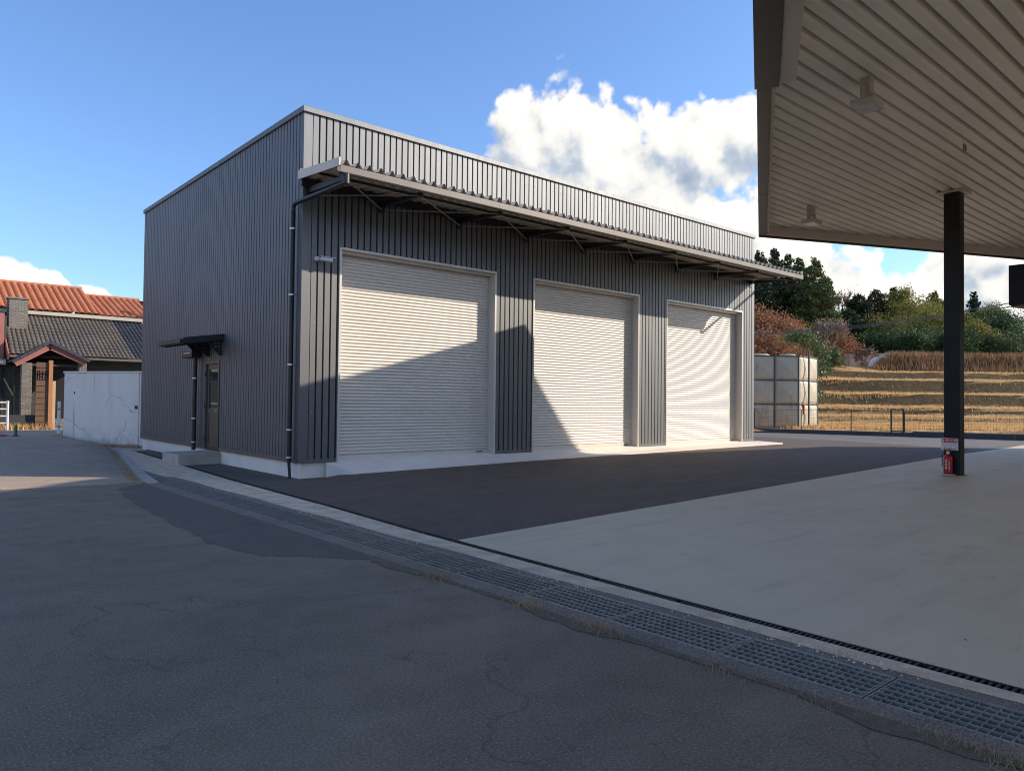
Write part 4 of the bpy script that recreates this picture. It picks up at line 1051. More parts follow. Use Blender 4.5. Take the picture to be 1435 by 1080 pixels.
def wall_box(nm, s0, s1, t0, t1, z0, z1, m):
    mb = MB(); c = [wl[:2]+d_*a+nn*b for a, b in ((s0, t0), (s1, t0), (s1, t1), (s0, t1))]
    mb.add([(p[0], p[1], z) for z in (z0, z1) for p in c], [(3, 2, 1, 0), (4, 5, 6, 7), (0, 1, 5, 4), (1, 2, 6, 5), (2, 3, 7, 6), (3, 0, 4, 7)]); return mb.build(nm, m, ww_, bevel=.012)
wall_box('wall_panel', 0, ln*.84, 0, .18, -.3, 2.54, M_CRK); wall_box('wall_panel', ln*.84+.012, ln+.5, .012, .19, -.3, 2.54, M_CRK)
wall_box('coping', -.03, ln+.5, -.03, .22, 2.541, 2.60, M_FOUND)
wall_box('vent', ln*.80, ln*.83, -.02, -.002, 1.30, 1.42, M_IRON); wall_box('vent', .45, .5, -.01, -.001, 1.80, 1.88, M_IRON)

# ------------------------------------------------------------------ far lot: kerb, fence, tank
FW = np.array((math.cos(YAW), math.sin(YAW))); RT = np.array((math.sin(YAW), -math.cos(YAW)))
def dl(d, l, z=0.0): q = CAM[:2]+FW*d+RT*l; return np.array((q[0], q[1], z))
k0 = on_z(1040, 604.5, .24)[:2]; k1 = on_z(1246, 611, .24)[:2]; k2 = on_z(1435, 617, .24)[:2]
kd = (k2-k0)/np.linalg.norm(k2-k0); kn = np.array((-kd[1], kd[0]))
if kn @ FW < 0: kn = -kn
def kerb_box(mb, a, b, t0, t1, z0, z1):
    c = [a+kn*t0, b+kn*t0, b+kn*t1, a+kn*t1]
    mb.add([(p[0], p[1], z) for z in (z0, z1) for p in c], [(3, 2, 1, 0), (4, 5, 6, 7), (0, 1, 5, 4), (1, 2, 6, 5), (2, 3, 7, 6), (3, 0, 4, 7)])
M_KERB = mat('grey_block_kerb', (.115, .118, .122), (.085, .087, .09), 1.5, .8, 0, .4, 30)
kb = thing('block_kerb', (*(k1), 0), 'low dark grey block kerb along the far side of the lot', 'kerb')
total = 26.0; nB = 26; st = k0-kd*4.0
for i in range(nB):
    a = st+kd*i*1.0; b = a+kd*.992; hgt_ = .44 if (a-k1) @ kd < 0 else .50
    mb = MB(); kerb_box(mb, a, b, 0, .35, .1, hgt_); mb.build('kerb_block', M_KERB, kb, bevel=.01)
M_FEN = mat('black_fence', (.015, .015, .016), None, 3, .45)
fn2 = thing('mesh_fence', (*(k1+kn*.2), .25), 'thin black wire mesh fence with a small gate on the far kerb', 'fence')
FZ0, FZ1 = .45, 1.45
fx = [st+kd*(i*2.35-.1)+kn*.18 for i in range(12)]
gq0 = on_z(1249, 606, .50)[:2]; gq1 = on_z(1266, 607, .50)[:2]
for p in fx:
    mb = MB(); mb.tube([(p[0], p[1], FZ0), (p[0], p[1], FZ1)], .025, 6); mb.build('post', M_FEN, fn2)
for a, b in zip(fx[:-1], fx[1:]):
    mb = MB(); ln_ = np.linalg.norm(b-a)
    for z in np.linspace(FZ0+.06, FZ1-.02, 8): mb.bar((a[0], a[1], z), (b[0], b[1], z), .006 if z < FZ1-.05 else .014, .006 if z < FZ1-.05 else .016)
    for k in range(1, int(ln_/.12)):
        q = a+(b-a)*(k*.12/ln_); mb.bar((q[0], q[1], FZ0+.03), (q[0], q[1], FZ1-.02), .004, .004, (1, 0, 0))
    o = mb.build('mesh_panel', M_FEN, fn2); o['kind'] = 'stuff'
mb = MB()
for q in (gq0, gq1): mb.tube([(q[0], q[1], .45), (q[0], q[1], 1.56)], .04, 8)
for z in (.58, 1.53): mb.bar((*gq0, z), (*gq1, z), .05, .05)
mb.build('gate_frame', M_FEN, fn2)

# panel water tank
M_FRP = mat('cream_tank_panel', (.60, .555, .45), (.50, .455, .36), 1.0, .5, 0, .15, 12, detail=8)
def dirty_frp():
    t = NT('stained_tank_panel'); s_ = t.noise(1.6, 7, .7, t.pos((1, 1, .35)))
    c = t.mix(t.rng(t.noise(.9, 4), .35, .65), (.56, .475, .34), (.47, .395, .28)); c = t.mix(t.math('MULTIPLY', t.rng(s_, .56, .70), .75), c, (.17, .15, .11))
    t.col(c); t.rough(.5); return t.m
M_FRP = dirty_frp()
tk = thing('water_tank', (*at_d(1095, 602, 40.5)[:2], .40), 'stained cream panel water tank with dark steel bands behind the mesh fence', 'tank')
T1 = at_d(1119.5, 600, 40.5)[:2]; TL = (at_d(1056, 603, 40.5)[:2]-T1); TL /= np.linalg.norm(TL)
TS = np.array((-TL[1], TL[0])); TS = TS if TS @ FW > 0 else -TS
ps = 1.315; zb0 = .40
TS2 = (at_d(1138, 599, 41.9)[:2]-T1); tsl = np.linalg.norm(TS2); TS2 = TS if False else TS2/tsl
def panel(o_, ud, wd, n_, z0, hz, nm='tank_panel'):
    """embossed square panel: o_ lower corner (2D), ud direction, wd width, n_ outward"""
    u = np.array((*ud, 0)); w = np.array((*n_, 0)); o3 = np.array((*o_, z0)); mb = MB(); g_ = .03
    def pt(a, b, c): return o3+u*a*wd+np.array((0, 0, b*hz))+w*c
    q = [pt(.02, .02, 0), pt(.98, .02, 0), pt(.98, .98, 0), pt(.02, .98, 0), pt(.12, .12, .05), pt(.88, .12, .05), pt(.88, .88, .05), pt(.12, .88, .05), pt(.5, .5, .11)]
    mb.add(q, [(0, 1, 5, 4), (1, 2, 6, 5), (2, 3, 7, 6), (3, 0, 4, 7), (4, 5, 8), (5, 6, 8), (6, 7, 8), (7, 4, 8)])
    return mb.build(nm, M_FRP, tk)
nout = -TS2 if (-TS2) @ FW < 0 else TS2
for r_ in range(3):
    for c_ in range(3): panel(T1+TL*(c_*ps), TL, ps, np.array((-TL[1], TL[0]))*(1 if np.array((-TL[1], TL[0])) @ FW < 0 else -1), zb0+r_*ps, ps)
side_n = np.array((TS2[1], -TS2[0])); side_n = side_n if side_n @ RT > 0 else -side_n
for r_ in range(3):
    for c_ in range(2): panel(T1+TS2*(c_*ps), TS2, ps, side_n, zb0+r_*ps, ps)
mb = MB(); cc = [T1, T1+TL*3*ps, T1+TL*3*ps+TS2*2*ps, T1+TS2*2*ps]; 
M_BAND = mat('tank_band', (.11, .12, .125), (.08, .09, .095), 3, .5, .4)
mb.add([(p[0], p[1], z) for z in (zb0+.0, zb0+3*ps) for p in [q+( (sum(cc)/4-q)/np.linalg.norm(sum(cc)/4-q))*.04 for q in cc]], [(3, 2, 1, 0), (4, 5, 6, 7), (0, 1, 5, 4), (1, 2, 6, 5), (2, 3, 7, 6), (3, 0, 4, 7)]); mb.build('tank_core', M_FRP, tk)
for r_ in range(4):
    z = zb0+r_*ps
    mb = MB(); a, b = T1-TS2*.03, T1+TL*3*ps-TS2*.03; mb.bar((*a, z), (*b, z), .06, .05); mb.build('band', M_BAND, tk)
    mb = MB(); a, b = T1+side_n*.03, T1+TS2*2*ps+side_n*.03; mb.bar((*a, z), (*b, z), .06, .05); mb.build('band', M_BAND, tk)
for c_ in range(4):
    q = T1+TL*c_*ps-TS2*.03; mb = MB(); mb.bar((*q, zb0), (*q, zb0+3*ps), .06, .07, (1, 0, 0)); mb.build('band', M_BAND, tk)
for c_ in (1, 2):
    q = T1+TS2*c_*ps*.98+side_n*.03; mb = MB(); mb.bar((*q, zb0), (*q, zb0+3*ps), .07, .07, (1, 0, 0)); mb.build('band', M_BAND, tk)
q = T1+TS2*.75+side_n*.25; mb = MB(); mb.tube([(*q, zb0-.1), (*q, zb0+3*ps+.35)], .05, 8); mb.build('vent_pipe', M_BAND, tk)
for a_, rr in ((TL*1.0+TS2*.9, .45), (TL*2.6+TS2*1.0, .55)):
    q = T1+a_; mb = MB(); mb.lathe([(rr, 0), (rr, .08), (rr*.85, .13), (.05, .15)], (q[0], q[1], zb0+3*ps), 14); mb.build('manhole_lid', M_FRP, tk, smooth=40)
q = T1+TS2*.45+side_n*.10; mb = MB(); mb.box(q[0]-.05, q[0]+.05, q[1]-.05, q[1]+.05, 1.2, 1.75); mb.build('warning_label', mat('label_orange', (.6, .16, .04), None, 3, .5), tk)

# painted lines on the lot
a, b = on_z(1058, 617.5, -.012), on_z(1178, 622.5, -.012)
mb = MB(); mb.bar((a[0], a[1], -.008), (b[0], b[1], -.008), .16, .004); o = mb.build('lot_marking', M_WHITEP); o['kind'] = 'structure'

# ------------------------------------------------------------------ terraced field and hill
PROF = [(38.7, .15), (39.3, .40), (50, .47), (50.9, .88), (57, .95), (57.9, 1.52), (65, 1.62), (66, 2.72), (73, 2.92), (74, 4.2), (80, 4.5), (80.9, 5.3), (88, 5.6)]
def sm(x, a, b): t = min(1, max(0, (x-a)/(b-a))); return t*t*(3-2*t)
def terr(d, l):
    dd = d+.30*math.sin(l*.17)+.12*math.sin(l*.53+1)
    z = float(np.interp(dd, [p[0] for p in PROF], [p[1] for p in PROF]))
    ang = l/d   # left part (small l/d) climbs to the wood, right part has a brown bank
    r_ = sm(ang, .485, .51)
    rightz = 5.6+1.9*sm(dd, 88.6, 90.2)
    leftz = 5.6+2.6*sm(dd, 86, 98)+1.6*sm(dd, 98, 110)
    if dd > 86: z = max(5.6 if dd < 88 else 5.6, leftz*(1-r_)+rightz*r_)
    hill = 6.0*math.exp(-(((d-98)/16)**2+((l-27)/7.5)**2))
    z += hill*sm(d, 72, 92)
    z += sm(d, 110, 200)*3
    return z
def terrain_mat():
    t = NT('dry_field')
    n1 = t.noise(.25, 5, .65); n2 = t.noise(2.2, 6, .7); n3 = t.noise(1.0, 4, .6, t.pos((.3, .3, 2)))
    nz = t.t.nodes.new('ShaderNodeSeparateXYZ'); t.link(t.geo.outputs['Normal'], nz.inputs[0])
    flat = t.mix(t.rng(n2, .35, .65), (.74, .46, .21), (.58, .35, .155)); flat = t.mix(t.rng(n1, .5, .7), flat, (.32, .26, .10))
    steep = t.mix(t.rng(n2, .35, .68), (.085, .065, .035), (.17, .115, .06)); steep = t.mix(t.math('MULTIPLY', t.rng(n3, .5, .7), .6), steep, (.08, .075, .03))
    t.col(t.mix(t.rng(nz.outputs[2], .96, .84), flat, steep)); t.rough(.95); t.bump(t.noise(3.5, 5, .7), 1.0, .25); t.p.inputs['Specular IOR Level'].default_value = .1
    return t.m
ds = np.concatenate([np.arange(38.7, 95, .4), np.arange(95, 130, 2.0), np.arange(130, 420, 20.0)]); ls = np.concatenate([np.arange(-10, 14, 4.0), np.arange(14, 74, .8), np.arange(74, 240, 8)])
vs = []; fs = []
for d in ds:
    for l in ls:
        q = dl(d, l); z = terr(d, l)
        if d < 92: z += .07*(random.random()-.5)
        vs.append((q[0], q[1], z))
nl_ = len(ls)
for i in range(len(ds)-1):
    for j in range(nl_-1): a = i*nl_+j; fs.append((a, a+1, a+nl_+1, a+nl_))
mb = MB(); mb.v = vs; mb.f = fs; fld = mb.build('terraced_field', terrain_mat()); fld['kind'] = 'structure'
# unseen grassy hill added left of the road to warm the side wall's reflections
vs = []; fs = []; NA, NR = 40, 14
for i in range(NA+1):
    a = math.radians(96+84*i/NA)
    for j in range(NR+1):
        r_ = 62+9*j; k = j/NR; prof_ = math.sin(min(1, k*1.25)*math.pi/2)**1.4
        edge = min(1, i/6)*min(1, (NA-i)/6)
        vs.append((CAM[0]+r_*math.cos(a), CAM[1]+30+r_*math.sin(a), -.5+edge*prof_*(26+4*math.sin(i*.7)+2.5*math.sin(i*1.9+1))+random.uniform(-.3, .3)))
for i in range(NA):
    for j in range(NR): a = i*(NR+1)+j; fs.append((a, a+1, a+NR+2, a+NR+1))
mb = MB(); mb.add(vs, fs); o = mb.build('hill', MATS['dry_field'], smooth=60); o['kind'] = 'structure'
# farm track on the slope
M_TRACK = mat('farm_track', (.40, .37, .33), (.30, .28, .25), 2, .9)
vs = []; fs = []; pts = []
for i, (px, py, d) in enumerate(((1120, 519, 86), (1150, 514, 88), (1170, 509, 90.5), (1190, 506, 93), (1202, 504, 95.5))):
    l = (px-717.5)/FPX*d; pts.append((d, l))
pp2 = [(np.interp(t, range(5), [p[0] for p in pts]), np.interp(t, range(5), [p[1] for p in pts])) for t in np.linspace(0, 4, 22)]
for d, l in pp2:
    for o_ in (-1.1, 1.1): q = dl(d+o_, l); vs.append((q[0], q[1], terr(d+o_, l)+.12))
for i in range(len(pp2)-1): fs.append((2*i, 2*i+1, 2*i+3, 2*i+2))
mb = MB(); mb.add(vs, fs); o = mb.build('farm_track', M_TRACK); o['kind'] = 'structure'

# dry grass on the terraces: one uncountable mass
def blades(n, fpos, h0, h1, w, m, name, lean=.35):
    V = np.zeros((n*3, 3)); F = np.arange(n*3).reshape(n, 3)
    for i in range(n):
        p = fpos(); a = random.uniform(0, 2*math.pi); h = random.uniform(h0, h1)
        dx, dy = math.cos(a)*w, math.sin(a)*w; b = random.uniform(0, 2*math.pi); k = random.uniform(0, lean)*h
        V[3*i] = (p[0]-dx, p[1]-dy, p[2]); V[3*i+1] = (p[0]+dx, p[1]+dy, p[2]); V[3*i+2] = (p[0]+math.cos(b)*k, p[1]+math.sin(b)*k, p[2]+h)
    return mesh_obj(name, V, F, m)
M_DRY = leafy('dry_grass', [(.38, .23, .10), (.70, .45, .20), (.80, .55, .26), (.58, .39, .16)], .3, .8)
M_STRAW = leafy('dull_straw', [(.26, .18, .10), (.46, .33, .19), (.60, .45, .27)], .2, .9)
M_DRY2 = leafy('brown_grass', [(.18, .11, .06), (.36, .22, .12), (.50, .32, .18)], .3, .8)
M_GRN = leafy('green_weed', [(.06, .08, .02), (.12, .13, .035), (.22, .18, .06)], .3, .8)
LIPS = [50.9, 57.9, 66, 74, 80.9]
def gp():
    while True:
        d = random.choice((random.uniform(40, 50), random.uniform(40, 50), random.uniform(50, 90), random.choice(LIPS)+random.uniform(-.1, 1.0)))
        if any(-1.0 < d-x < -.15 for x in LIPS) and random.random() < .75: continue
        l = random.uniform(.36, .78)*d
        if l/d > .40 or d < 80: q = dl(d, l); return (q[0], q[1], terr(d, l)-.04)
o = blades(40000, gp, .08, .30, .04, M_DRY, 'dry_grass'); tag(o, 'dry yellow grass growing over the terraced field', 'grass', kind='stuff')
def gp2():
    d = random.uniform(88.4, 93); l = random.uniform(.487, .80)*d; q = dl(d, l); return (q[0], q[1], terr(d, l)-.05)
o = blades(9000, gp2, .4, 1.1, .06, M_DRY2, 'brown_reeds'); tag(o, 'brown reeds on the top bank of the field', 'grass', kind='stuff')

# ------------------------------------------------------------------ trees
M_BARK = mat('bark', (.13, .095, .07), (.08, .06, .045), 3, .9, 0, .6, 20, .02)
M_BARKP = mat('pale_bark', (.36, .28, .22), (.27, .21, .165), 3, .9)
M_BARKG = mat('grey_bark', (.20, .155, .12), (.14, .11, .085), 3, .9, 0, .4, 20, .02)
L_CED = leafy('cedar_needles', [(0.035, 0.060, 0.025), (0.070, 0.102, 0.035), (0.126, 0.154, 0.049), (0.184, 0.184, 0.067)], .2)
L_CED2 = leafy('dark_cedar_needles', [(0.022, 0.042, 0.022), (0.042, 0.067, 0.032), (0.067, 0.093, 0.042)], .15)
L_RUST = leafy('rusty_cedar_needles', [(0.053, 0.051, 0.024), (0.112, 0.083, 0.042), (0.150, 0.098, 0.053)], .15)
L_BAM = leafy('bamboo_leaves', [(0.084, 0.105, 0.022), (0.168, 0.175, 0.039), (0.280, 0.266, 0.063), (0.210, 0.210, 0.056)], .35)
L_GOLD = leafy('golden_leaves', [(.13, .125, .03), (.23, .20, .05), (.32, .26, .075)], .3)
L_EVG = leafy('evergreen_leaves', [(0.031, 0.058, 0.020), (0.068, 0.112, 0.037), (0.145, 0.187, 0.076)], .2)
L_PALE = leafy('camellia_leaves', [(0.053, 0.090, 0.030), (0.128, 0.180, 0.068), (0.300, 0.345, 0.195)], .2, .4)
L_BRN = leafy('brown_leaves', [(0.138, 0.063, 0.032), (0.287, 0.138, 0.069), (0.414, 0.207, 0.109), (0.322, 0.196, 0.092)], .3)
L_TWG = leafy('twig_haze', [(.16, .11, .08), (.26, .18, .13), (.33, .24, .18)], .2)
def quads_from(P, S, A=None, droop=.0):
    """random small leaf quads at points P with sizes S -> verts, faces"""
    n = len(P); a = RNG.normal(size=(n, 3)); a /= np.linalg.norm(a, axis=1)[:, None]
    b = RNG.normal(size=(n, 3)); b -= (b*a).sum(1)[:, None]*a; b /= np.linalg.norm(b, axis=1)[:, None]
    a[:, 2] -= droop; a *= (S*.5)[:, None]; b *= (S*.28)[:, None]
    V = np.stack([P-a, P+b, P+a, P-b], 1).reshape(-1, 3); F = np.arange(4*n).reshape(n, 4); return V, F
def crown_obj(V, F, m, parent): return mesh_obj('crown', V, F, m, parent)
def new_tree(name, p, label, cat, group): return thing(name, tuple(p), label, cat, group)
def conifer(base, h, R, label, lm, name='cedar_tree', group='conifers on the hill', bare=.18, dens=1.0, slim=1.0):
    t = new_tree(name, base, label, 'tree', group); bx_, by_, bz_ = base
    mb = MB(); mb.tube([(bx_, by_, bz_-1), (bx_, by_, bz_+h*.5), (bx_, by_, bz_+h*.97)], [.016*h, .010*h, .002*h], 7); mb.build('trunk', M_BARK, t)
    P = []; S = []; z = bare*h; br = MB()
    while z < h*.985:
        k = (z/h-bare)/(1-bare); L = R*slim*(1-k)**.72*(.35+.65*min(1, (k+.05)*5))*random.uniform(.8, 1.12)+.12
        nb = random.randint(5, 7)
        for i in range(nb):
            a = random.uniform(0, 2*math.pi); Lb = L*random.uniform(.65, 1.12); up = random.uniform(.05, .35)*(.4+k)
            m_ = max(6, int(Lb*28*dens))
            tt = np.sqrt(RNG.random(m_)); r_ = tt*Lb
            w = RNG.normal(size=m_)*.20*Lb*.6*(1-.4*tt)
            x = bx_+np.cos(a)*r_-np.sin(a)*w; y = by_+np.sin(a)*r_+np.cos(a)*w
            zz = bz_+z+r_*up-.10*r_*r_/max(Lb, .5)+RNG.normal(size=m_)*.16
            P.append(np.stack([x, y, zz], -1)); S.append(RNG.uniform(.20, .46, m_))
        z += h*random.uniform(.020, .032)
    V, F = quads_from(np.concatenate(P), np.concatenate(S), droop=.25); crown_obj(V, F, lm, t); return t
def broad(base, h, R, label, lm, name='leafy_tree', group='trees beyond the field', lobes=11, n=3600, leaf=(.25, .55), bark=M_BARKG, flat=.8, trunk=.35):
    t = new_tree(name, base, label, 'tree', group); b0 = np.array(base, float)
    P = []; S = []; mb = MB(); mb.tube([b0-np.array((0, 0, .6)), b0+np.array((.1, 0, h*trunk)), b0+np.array((0, .1, h*.8))], [.022*h, .014*h, .004*h], 6)
    for i in range(lobes):
        a = random.uniform(0, 2*math.pi); rr = R*math.sqrt(random.random())*.72; zc_ = h*random.uniform(trunk, .88); fall = 1-.55*max(0, (zc_/h-.55)/.45)
        c = b0+np.array((math.cos(a)*rr*fall, math.sin(a)*rr*fall, zc_)); s_ = R*random.uniform(.28, .5)
        mb.tube([b0+np.array((0, 0, h*trunk*.8)), (b0+c)/2+np.array((0, 0, h*.12)), c], [.009*h, .006*h, .002*h], 5)
        m_ = int(n/lobes); v = RNG.normal(size=(m_, 3)); v /= np.linalg.norm(v, axis=1)[:, None]
        rad = s_*(RNG.random(m_)**.45)*(1+.35*np.sin(5*v[:, 0]+i)*np.cos(4*v[:, 2]))
        P.append(c+v*rad[:, None]*np.array((1, 1, flat))); S.append(RNG.uniform(*leaf, m_))
    mb.build('trunk', bark, t); V, F = quads_from(np.concatenate(P), np.concatenate(S)); crown_obj(V, F, lm, t); return t
def bare_tree(base, h, label, name='bare_tree', group='bare trees', spread=.55, depth=6, lean=(0, 0), haze=0, hm=None, bark=M_BARKG):
    t = new_tree(name, base, label, 'tree', group); b0 = np.array(base, float); trunk = MB(); crown = MB(); tips = []
    def grow(p, d, L, r_, k):
        q = p+d*L; (trunk if k < 2 else crown).tube([p, (p+q)/2+RNG.normal(size=3)*L*.05, q], [r_, r_*.85, r_*.68], 5 if k < 3 else 3, caps=False)
        if k >= depth: tips.append(q); return
        for i in range(3 if k < 3 else 2+(random.random() < .45)):
            v = RNG.normal(size=3); v -= (v @ d)*d; v /= np.linalg.norm(v)
            nd = d*random.uniform(.75, 1.0)+v*spread*random.uniform(.6, 1.25)+np.array((0, 0, .12)); nd /= np.linalg.norm(nd)
            grow(p+d*L*random.uniform(.65, 1.0), nd, L*random.uniform(.62, .84), max(.045, r_*.64), k+1)
    d0 = np.array((lean[0], lean[1], 1.0)); d0 /= np.linalg.norm(d0)
    grow(b0-np.array((0, 0, .3)), d0, h*.30, h*.024, 0)
    trunk.build('trunk', bark, t); crown.build('crown', bark, t)
    if haze:
        idx = RNG.integers(0, len(tips), haze); P = np.array(tips)[idx]+RNG.normal(size=(haze, 3))*h*.05; V, F = quads_from(P, RNG.uniform(.12, .3, haze)); mesh_obj('twigs', V, F, hm or L_TWG, t, kind='stuff')
    return t
def spot(px, d, dz=0):
    l = (px-717.5)/FPX*d*1.0; q = dl(d, l); return (q[0], q[1], terr(d, l)+dz)
def top_h(px, py, d, base): return float(at_d(px, py, d)[2]-base[2])
# conifers on the left of the wood
for i, (px, py, d, R, lm, lb) in enumerate([
    (1064, 350, 100, 3.0, L_CED2, 'dark conifer at the warehouse corner, leftmost of the tall conifers'),
    (1084, 347, 104, 3.6, L_CED2, 'dark rounded conifer rising just above the awning end'),
    (1104, 354, 108, 3.4, L_CED2, 'dark conifer second in the row right of the awning end'),
    (1119, 361, 102, 3.4, L_CED, 'green conifer third in the row beyond the awning end'),
    (1140, 360, 98, 4.2, L_CED, 'tall pointed sunlit conifer at the right end of the tall row'),
    (1154, 385, 104, 3.2, L_CED, 'shorter sunlit conifer leaning on the right flank of the tall row'),
    (1075, 380, 112, 3.6, L_CED2, 'dark conifer behind the left of the tall row'),
    (1128, 385, 114, 4.0, L_CED2, 'dark conifer filling the gap behind the tall row')]):
    b = spot(px, d); h = top_h(px, py, d, b); conifer(b, h, R, lb, lm, bare=.22 if i < 4 else .12, group='tall conifers beside the warehouse')
for px, py, d, R, lm, lb, slim in [
    (1204, 417, 112, 5.2, L_CED2, 'dark pointed conifer left of the rusty conifers', 1), (1227, 411, 116, 4.6, L_RUST, 'rusty thin conifer, taller of the two brownish ones', 1),
    (1251, 409, 118, 4.2, L_RUST, 'rusty thin conifer right of the other brownish one', 1), (1308, 413, 120, 4.2, L_BAM, 'pale layered conifer just left of the canopy column', 1),
    (1365, 413, 118, 2.8, L_CED2, 'slender dark spire conifer right of the canopy column', 1), (1192, 440, 108, 4.6, L_CED2, 'low dark conifer at the left of the middle group', 1), (1320, 424, 122, 2.4, L_CED, 'narrow green conifer hidden beside the canopy column', 1)]:
    b = spot(px, d); conifer(b, top_h(px, py, d, b)*1.06, R, lb, lm, group='middle conifers', bare=.08, slim=slim)
# bamboo and broadleaf trees on the right
wood = [(1262, 407, 114, 2.4, L_BAM, 'slim pale green tree beside the rusty conifers'), (1278, 428, 108, 4.0, L_BAM, 'yellow green bamboo clump left of the column'), (1243, 448, 104, 3.6, L_GOLD, 'golden leafed tree under the rusty conifers'),
        (1297, 430, 110, 4.0, L_BAM, 'bamboo clump close to the left side of the column'), (1315, 445, 106, 3.6, L_GOLD, 'golden bamboo partly behind the column'), (1262, 468, 100, 4.4, L_EVG, 'dark evergreen tree above the left end of the brown bank'),
        (1232, 470, 101, 3.6, L_EVG, 'dark evergreen tree above the bare orchard tree'), (1290, 470, 99, 4.0, L_EVG, 'dark evergreen bush mass above the brown bank'), (1312, 478, 97, 3.0, L_PALE, 'pale leafed shrub tree beside the column foot of the wood'),
        (1349, 440, 108, 2.4, L_BAM, 'green bamboo on the right side of the column'), (1358, 462, 98, 3.0, L_GOLD, 'bright golden bamboo right of the column'), (1380, 470, 97, 3.2, L_GOLD, 'feathery golden bush right of the column'),
        (1392, 440, 106, 3.4, L_EVG, 'grey green tree below the black fascia box'), (1410, 445, 102, 3.6, L_EVG, 'dense grey green tree at the right edge'), (1386, 429, 114, 2.6, L_BAM, 'tall pale bamboo right of the dark spire'),
        (1432, 462, 100, 3.8, L_PALE, 'pale leafed tree at the right border of the photo'), (1215, 462, 106, 3.4, L_EVG, 'deep green tree behind the small sheds'), (1340, 482, 95, 3.0, L_EVG, 'dark shrub tree hidden behind the column base'),
        (1400, 482, 95, 3.0, L_EVG, 'dark evergreen shrub tree above the right of the bank'), (1275, 486, 94.5, 2.6, L_EVG, 'low dark evergreen shrub tree along the bank left part')]
for px, py, d, R, lm, lb in wood:
    b = spot(px, d); broad(b, max(3.0, top_h(px, py, d, b))*1.10, R*1.2, lb, lm, lobes=22, n=9500, leaf=(.16, .36), trunk=.12, flat=1.05)
# brown shrubs on the slope behind the tank
for px, py, d, R, lb in [(1064, 432, 84, 3.6, 'tall rust brown bush at the warehouse edge'), (1088, 440, 82, 3.4, 'rust brown bush in the middle of the slope'), (1106, 452, 80, 2.8, 'rust brown bush right of the slope'),
                         (1072, 462, 76, 3.2, 'brown bush low behind the tank'), (1100, 472, 75, 2.6, 'low brown bush behind the right of the tank'), (1160, 462, 92, 3.2, 'brown leafed bush under the leaning bare tree'), (1172, 472, 96, 2.2, 'small brown bush near the sheds')]:
    b = spot(px, d); broad(b, max(2.2, top_h(px, py, d, b)), R*1.15, lb, L_BRN, 'brown_bush', 'brown bushes on the slope', 14, 6500, (.14, .34), trunk=.1, flat=1.0)
for px, py, d, R, lm, lb in [(1126, 456, 62, 2.3, L_PALE, 'round glossy evergreen bush above the tank'), (1150, 490, 80, 1.5, L_EVG, 'small dark evergreen shrub right of the tank'), (1168, 488, 84, 1.5, L_PALE, 'small pale evergreen shrub near the farm track')]:
    b = spot(px, d); broad(b, max(1.5, top_h(px, py, d, b)), R, lb, lm, 'evergreen_bush', 'evergreen bushes near the track', 14, 4200, (.12, .28), trunk=.12)
# bare trees
b = spot(1171, 116); bare_tree(b, top_h(1171, 392, 116, b), 'tall bare tree rising right of the pointed conifer', depth=6, spread=.42, haze=600)
b = spot(1152, 90); bare_tree(b, top_h(1172, 428, 90, b)*1.0, 'leaning bare tree with wide crown before the conifers', depth=7, spread=.52, lean=(.30, -.30), haze=1600, bark=M_BARKP)
b = spot(1196, 118); bare_tree(b, top_h(1196, 416, 118, b), 'fine bare tree behind the middle conifers', depth=6, spread=.45, haze=700)
b = spot(1216, 88); bare_tree(b, top_h(1216, 480, 88, b)*1.0, 'small spreading bare orchard tree by the sheds', 'orchard_tree', depth=6, spread=.7, haze=500)
for px, py, d, lb in [(1281, 415, 122, 'bare grey tree top above the bamboo'), (1377, 420, 122, 'bare grey tree behind the dark spire'), (1415, 438, 112, 'bare pale tree under the black fascia box'), (1428, 432, 116, 'bare pale tree at the right border')]:
    b = spot(px, d); bare_tree(b, top_h(px, py, d, b), lb, depth=6, spread=.45, haze=600)

# sheds beside the orchard tree
M_SHED = mat('pale_shed', (.42, .39, .33), (.34, .31, .27), 2, .7); M_SHR = mat('dark_shed_roof', (.05, .05, .055), None, 2, .6)
b = np.array(spot(1195, 90)); b[2] -= .2
sh_ = thing('garden_shed', tuple(b), 'small pale shed with dark roof on the slope left of the orchard tree', 'shed')
def dbox(mb, c, w, dp, z0, z1):
    q = [c[:2]-RT*w/2, c[:2]+RT*w/2, c[:2]+RT*w/2+FW*dp, c[:2]-RT*w/2+FW*dp]
    mb.add([(p[0], p[1], c[2]+z) for z in (z0, z1) for p in q], [(3, 2, 1, 0), (4, 5, 6, 7), (0, 1, 5, 4), (1, 2, 6, 5), (2, 3, 7, 6), (3, 0, 4, 7)])
mb = MB(); dbox(mb, b, 1.8, 1.6, 0, 1.75); mb.build('wall', M_SHED, sh_)
mb = MB(); dbox(mb, b-np.array((*FW*.2, 0)), 2.1, 2.0, 1.752, 1.85); mb.build('roof', M_SHR, sh_)
mb = MB(); dbox(mb, b-np.array((*FW*.03, 0)), .7, .02, .1, 1.5); mb.build('door', M_CREAM, sh_)
b = np.array(spot(1231, 90)); b[2] -= .3
s2 = thing('field_hut', tuple(b), 'low whitish hut right of the orchard tree', 'shed')
mb = MB(); dbox(mb, b, 2.4, 2.0, 0, 1.5); mb.build('wall', M_WHT, s2)
mb = MB(); dbox(mb, b-np.array((*FW*.2, 0)), 2.7, 2.4, 1.501, 1.62); mb.build('roof', M_CONC, s2)

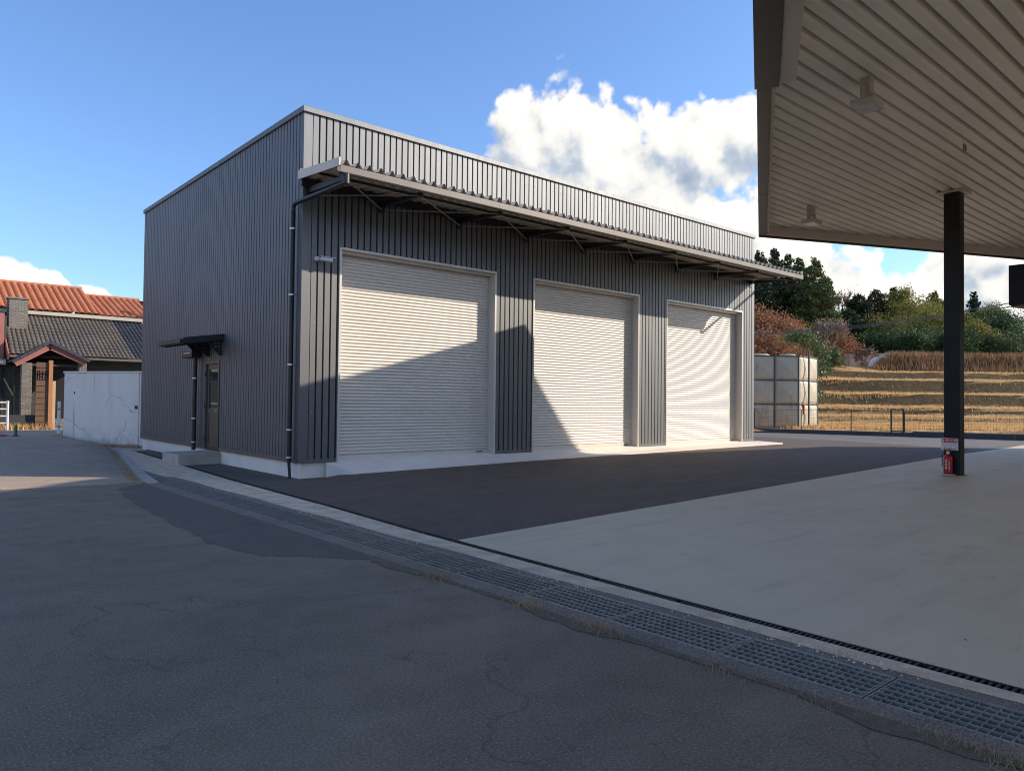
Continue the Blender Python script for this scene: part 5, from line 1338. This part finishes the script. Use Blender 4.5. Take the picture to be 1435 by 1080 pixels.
# overhead cables in front of the wood
for i, dz in enumerate((0, .28)):
    mb = MB(); A = at_d(1030, 470, 60)+np.array((0, 0, dz*.3)); B = at_d(1230, 461, 55)+np.array((0, 0, dz*.5)); Cc = at_d(1470, 420, 50)+np.array((0, 0, dz)); pts = []
    for t in np.linspace(0, 1, 25):
        p = A*(1-t)**2*1.0+2*(B+(B-(A+Cc)/2)*.25)*t*(1-t)+Cc*t**2; pts.append(p)
    mb.tube(pts, .035, 5); mb.build('overhead_cable', mat('cable_%s' % ('upper' if i else 'lower'), (.10, .125, .145), None, 3, .4), label=('upper' if i else 'lower')+' of the two overhead cables crossing before the wood', cat='cable', group='overhead cables')

# ------------------------------------------------------------------ dry grass tufts and litter by the drain
def edge_blades(n, yr, xo, h0, h1, m, name, label, wd=.004):
    def f():
        y = random.choice(yr); y = random.gauss(y[0], y[1]); x = interp(EDGE, y)+random.gauss(xo, .05); return (x, y, -.005 if y < 1.2 else acc_h(x, y))
    o = blades(n, f, h0, h1, wd, m, name, lean=1.6); tag(o, label, 'grass', kind='stuff')
edge_blades(3000, [(-13.95, .15), (-13.6, .10), (-12.2, .10), (-11.15, .22), (-10.5, .5), (-9.6, .6), (-9.0, .12), (-8.3, .25), (-13.0, .3), (-7.2, .5), (-12.6, .5)], -.035, .004, .05, M_STRAW, 'gutter_grass', 'dry straw tufts along the road edge of the drain', .0025)
edge_blades(2600, [(2.0, .4), (3.0, .6), (4.2, .7), (6.0, 1.0), (8.5, 1.2), (10.5, .9), (12.0, .6)], -.16, .01, .07, M_STRAW, 'verge_grass', 'dry straw along the edge of the raised road', .006)
edge_blades(500, [(-13.9, .12), (-11.2, .10), (-9.05, .05), (-10.35, .08)], -.03, .05, .14, M_STRAW, 'straw_tufts', 'taller dry straw clumps at the drain edge', .0025)
def wg():
    t = random.random(); p = wl[:2]+d_*ln*t*.9-nn*random.uniform(.05, .7)*random.random(); return (p[0], p[1], acc_h(p[0], p[1]) if p[0] < -.9 else 0)
o = blades(1200, wg, .03, .14, .010, M_STRAW, 'wall_foot_grass', lean=1.2); tag(o, 'dry straw at the foot of the white wall', 'grass', kind='stuff')
def hg():
    return (random.uniform(-6, -1.0), random.gauss(21.35, .12), G0)
o = blades(1500, hg, .05, .35, .02, M_DRY, 'planter_grass', lean=1.0); tag(o, 'dry straw in front of the dark planter wall', 'grass', kind='stuff')
vs = []; fs = []; ys_d = np.arange(-18, 1.2, .12)
for y in ys_d:
    e = interp(EDGE, y); w_ = .05+.09*abs(math.sin(y*1.3)+.6*math.sin(y*3.7+1))*random.uniform(.5, 1.1)
    vs += [(e-w_, y, .0045), (e-w_*.5, y, .010), (e+.012, y, .0075)]
for i in range(len(ys_d)-1):
    for j in range(2): a = 3*i+j; fs.append((a, a+1, a+4, a+3))
mb = MB(); mb.add(vs, fs); o = mb.build('edge_silt', mat('silt', (.20, .145, .095), (.13, .095, .062), 14, .95, 0, .9, 70, .01), smooth=60); tag(o, 'brown silt and dirt along the road edge of the drain', 'dirt', kind='stuff')
# loose mortar crumbs on the strip between the drains
mb = MB()
for i in range(420):
    y = random.choice((random.gauss(-12.55, .25), random.gauss(-9.5, .6), random.uniform(-14, 2), random.gauss(-4.5, .8), random.uniform(-14, 6))); x = random.uniform(GR+.02, interp(SLOT, y)-.17)
    s_ = random.uniform(.005, .018)*(1.4 if random.random() < .1 else 1); z = .004
    a = random.uniform(0, 6.3); q = [(x+s_*math.cos(a+k*2.09)*random.uniform(.6, 1.2), y+s_*math.sin(a+k*2.09)*random.uniform(.6, 1.2), z) for k in range(3)]+[(x, y, z+s_*.9)]
    mb.add(q, [(0, 1, 3), (1, 2, 3), (2, 0, 3)])
o = mb.build('mortar_crumbs', M_CONC2); tag(o, 'loose mortar crumbs on the strip beside the drain', 'debris', kind='stuff')
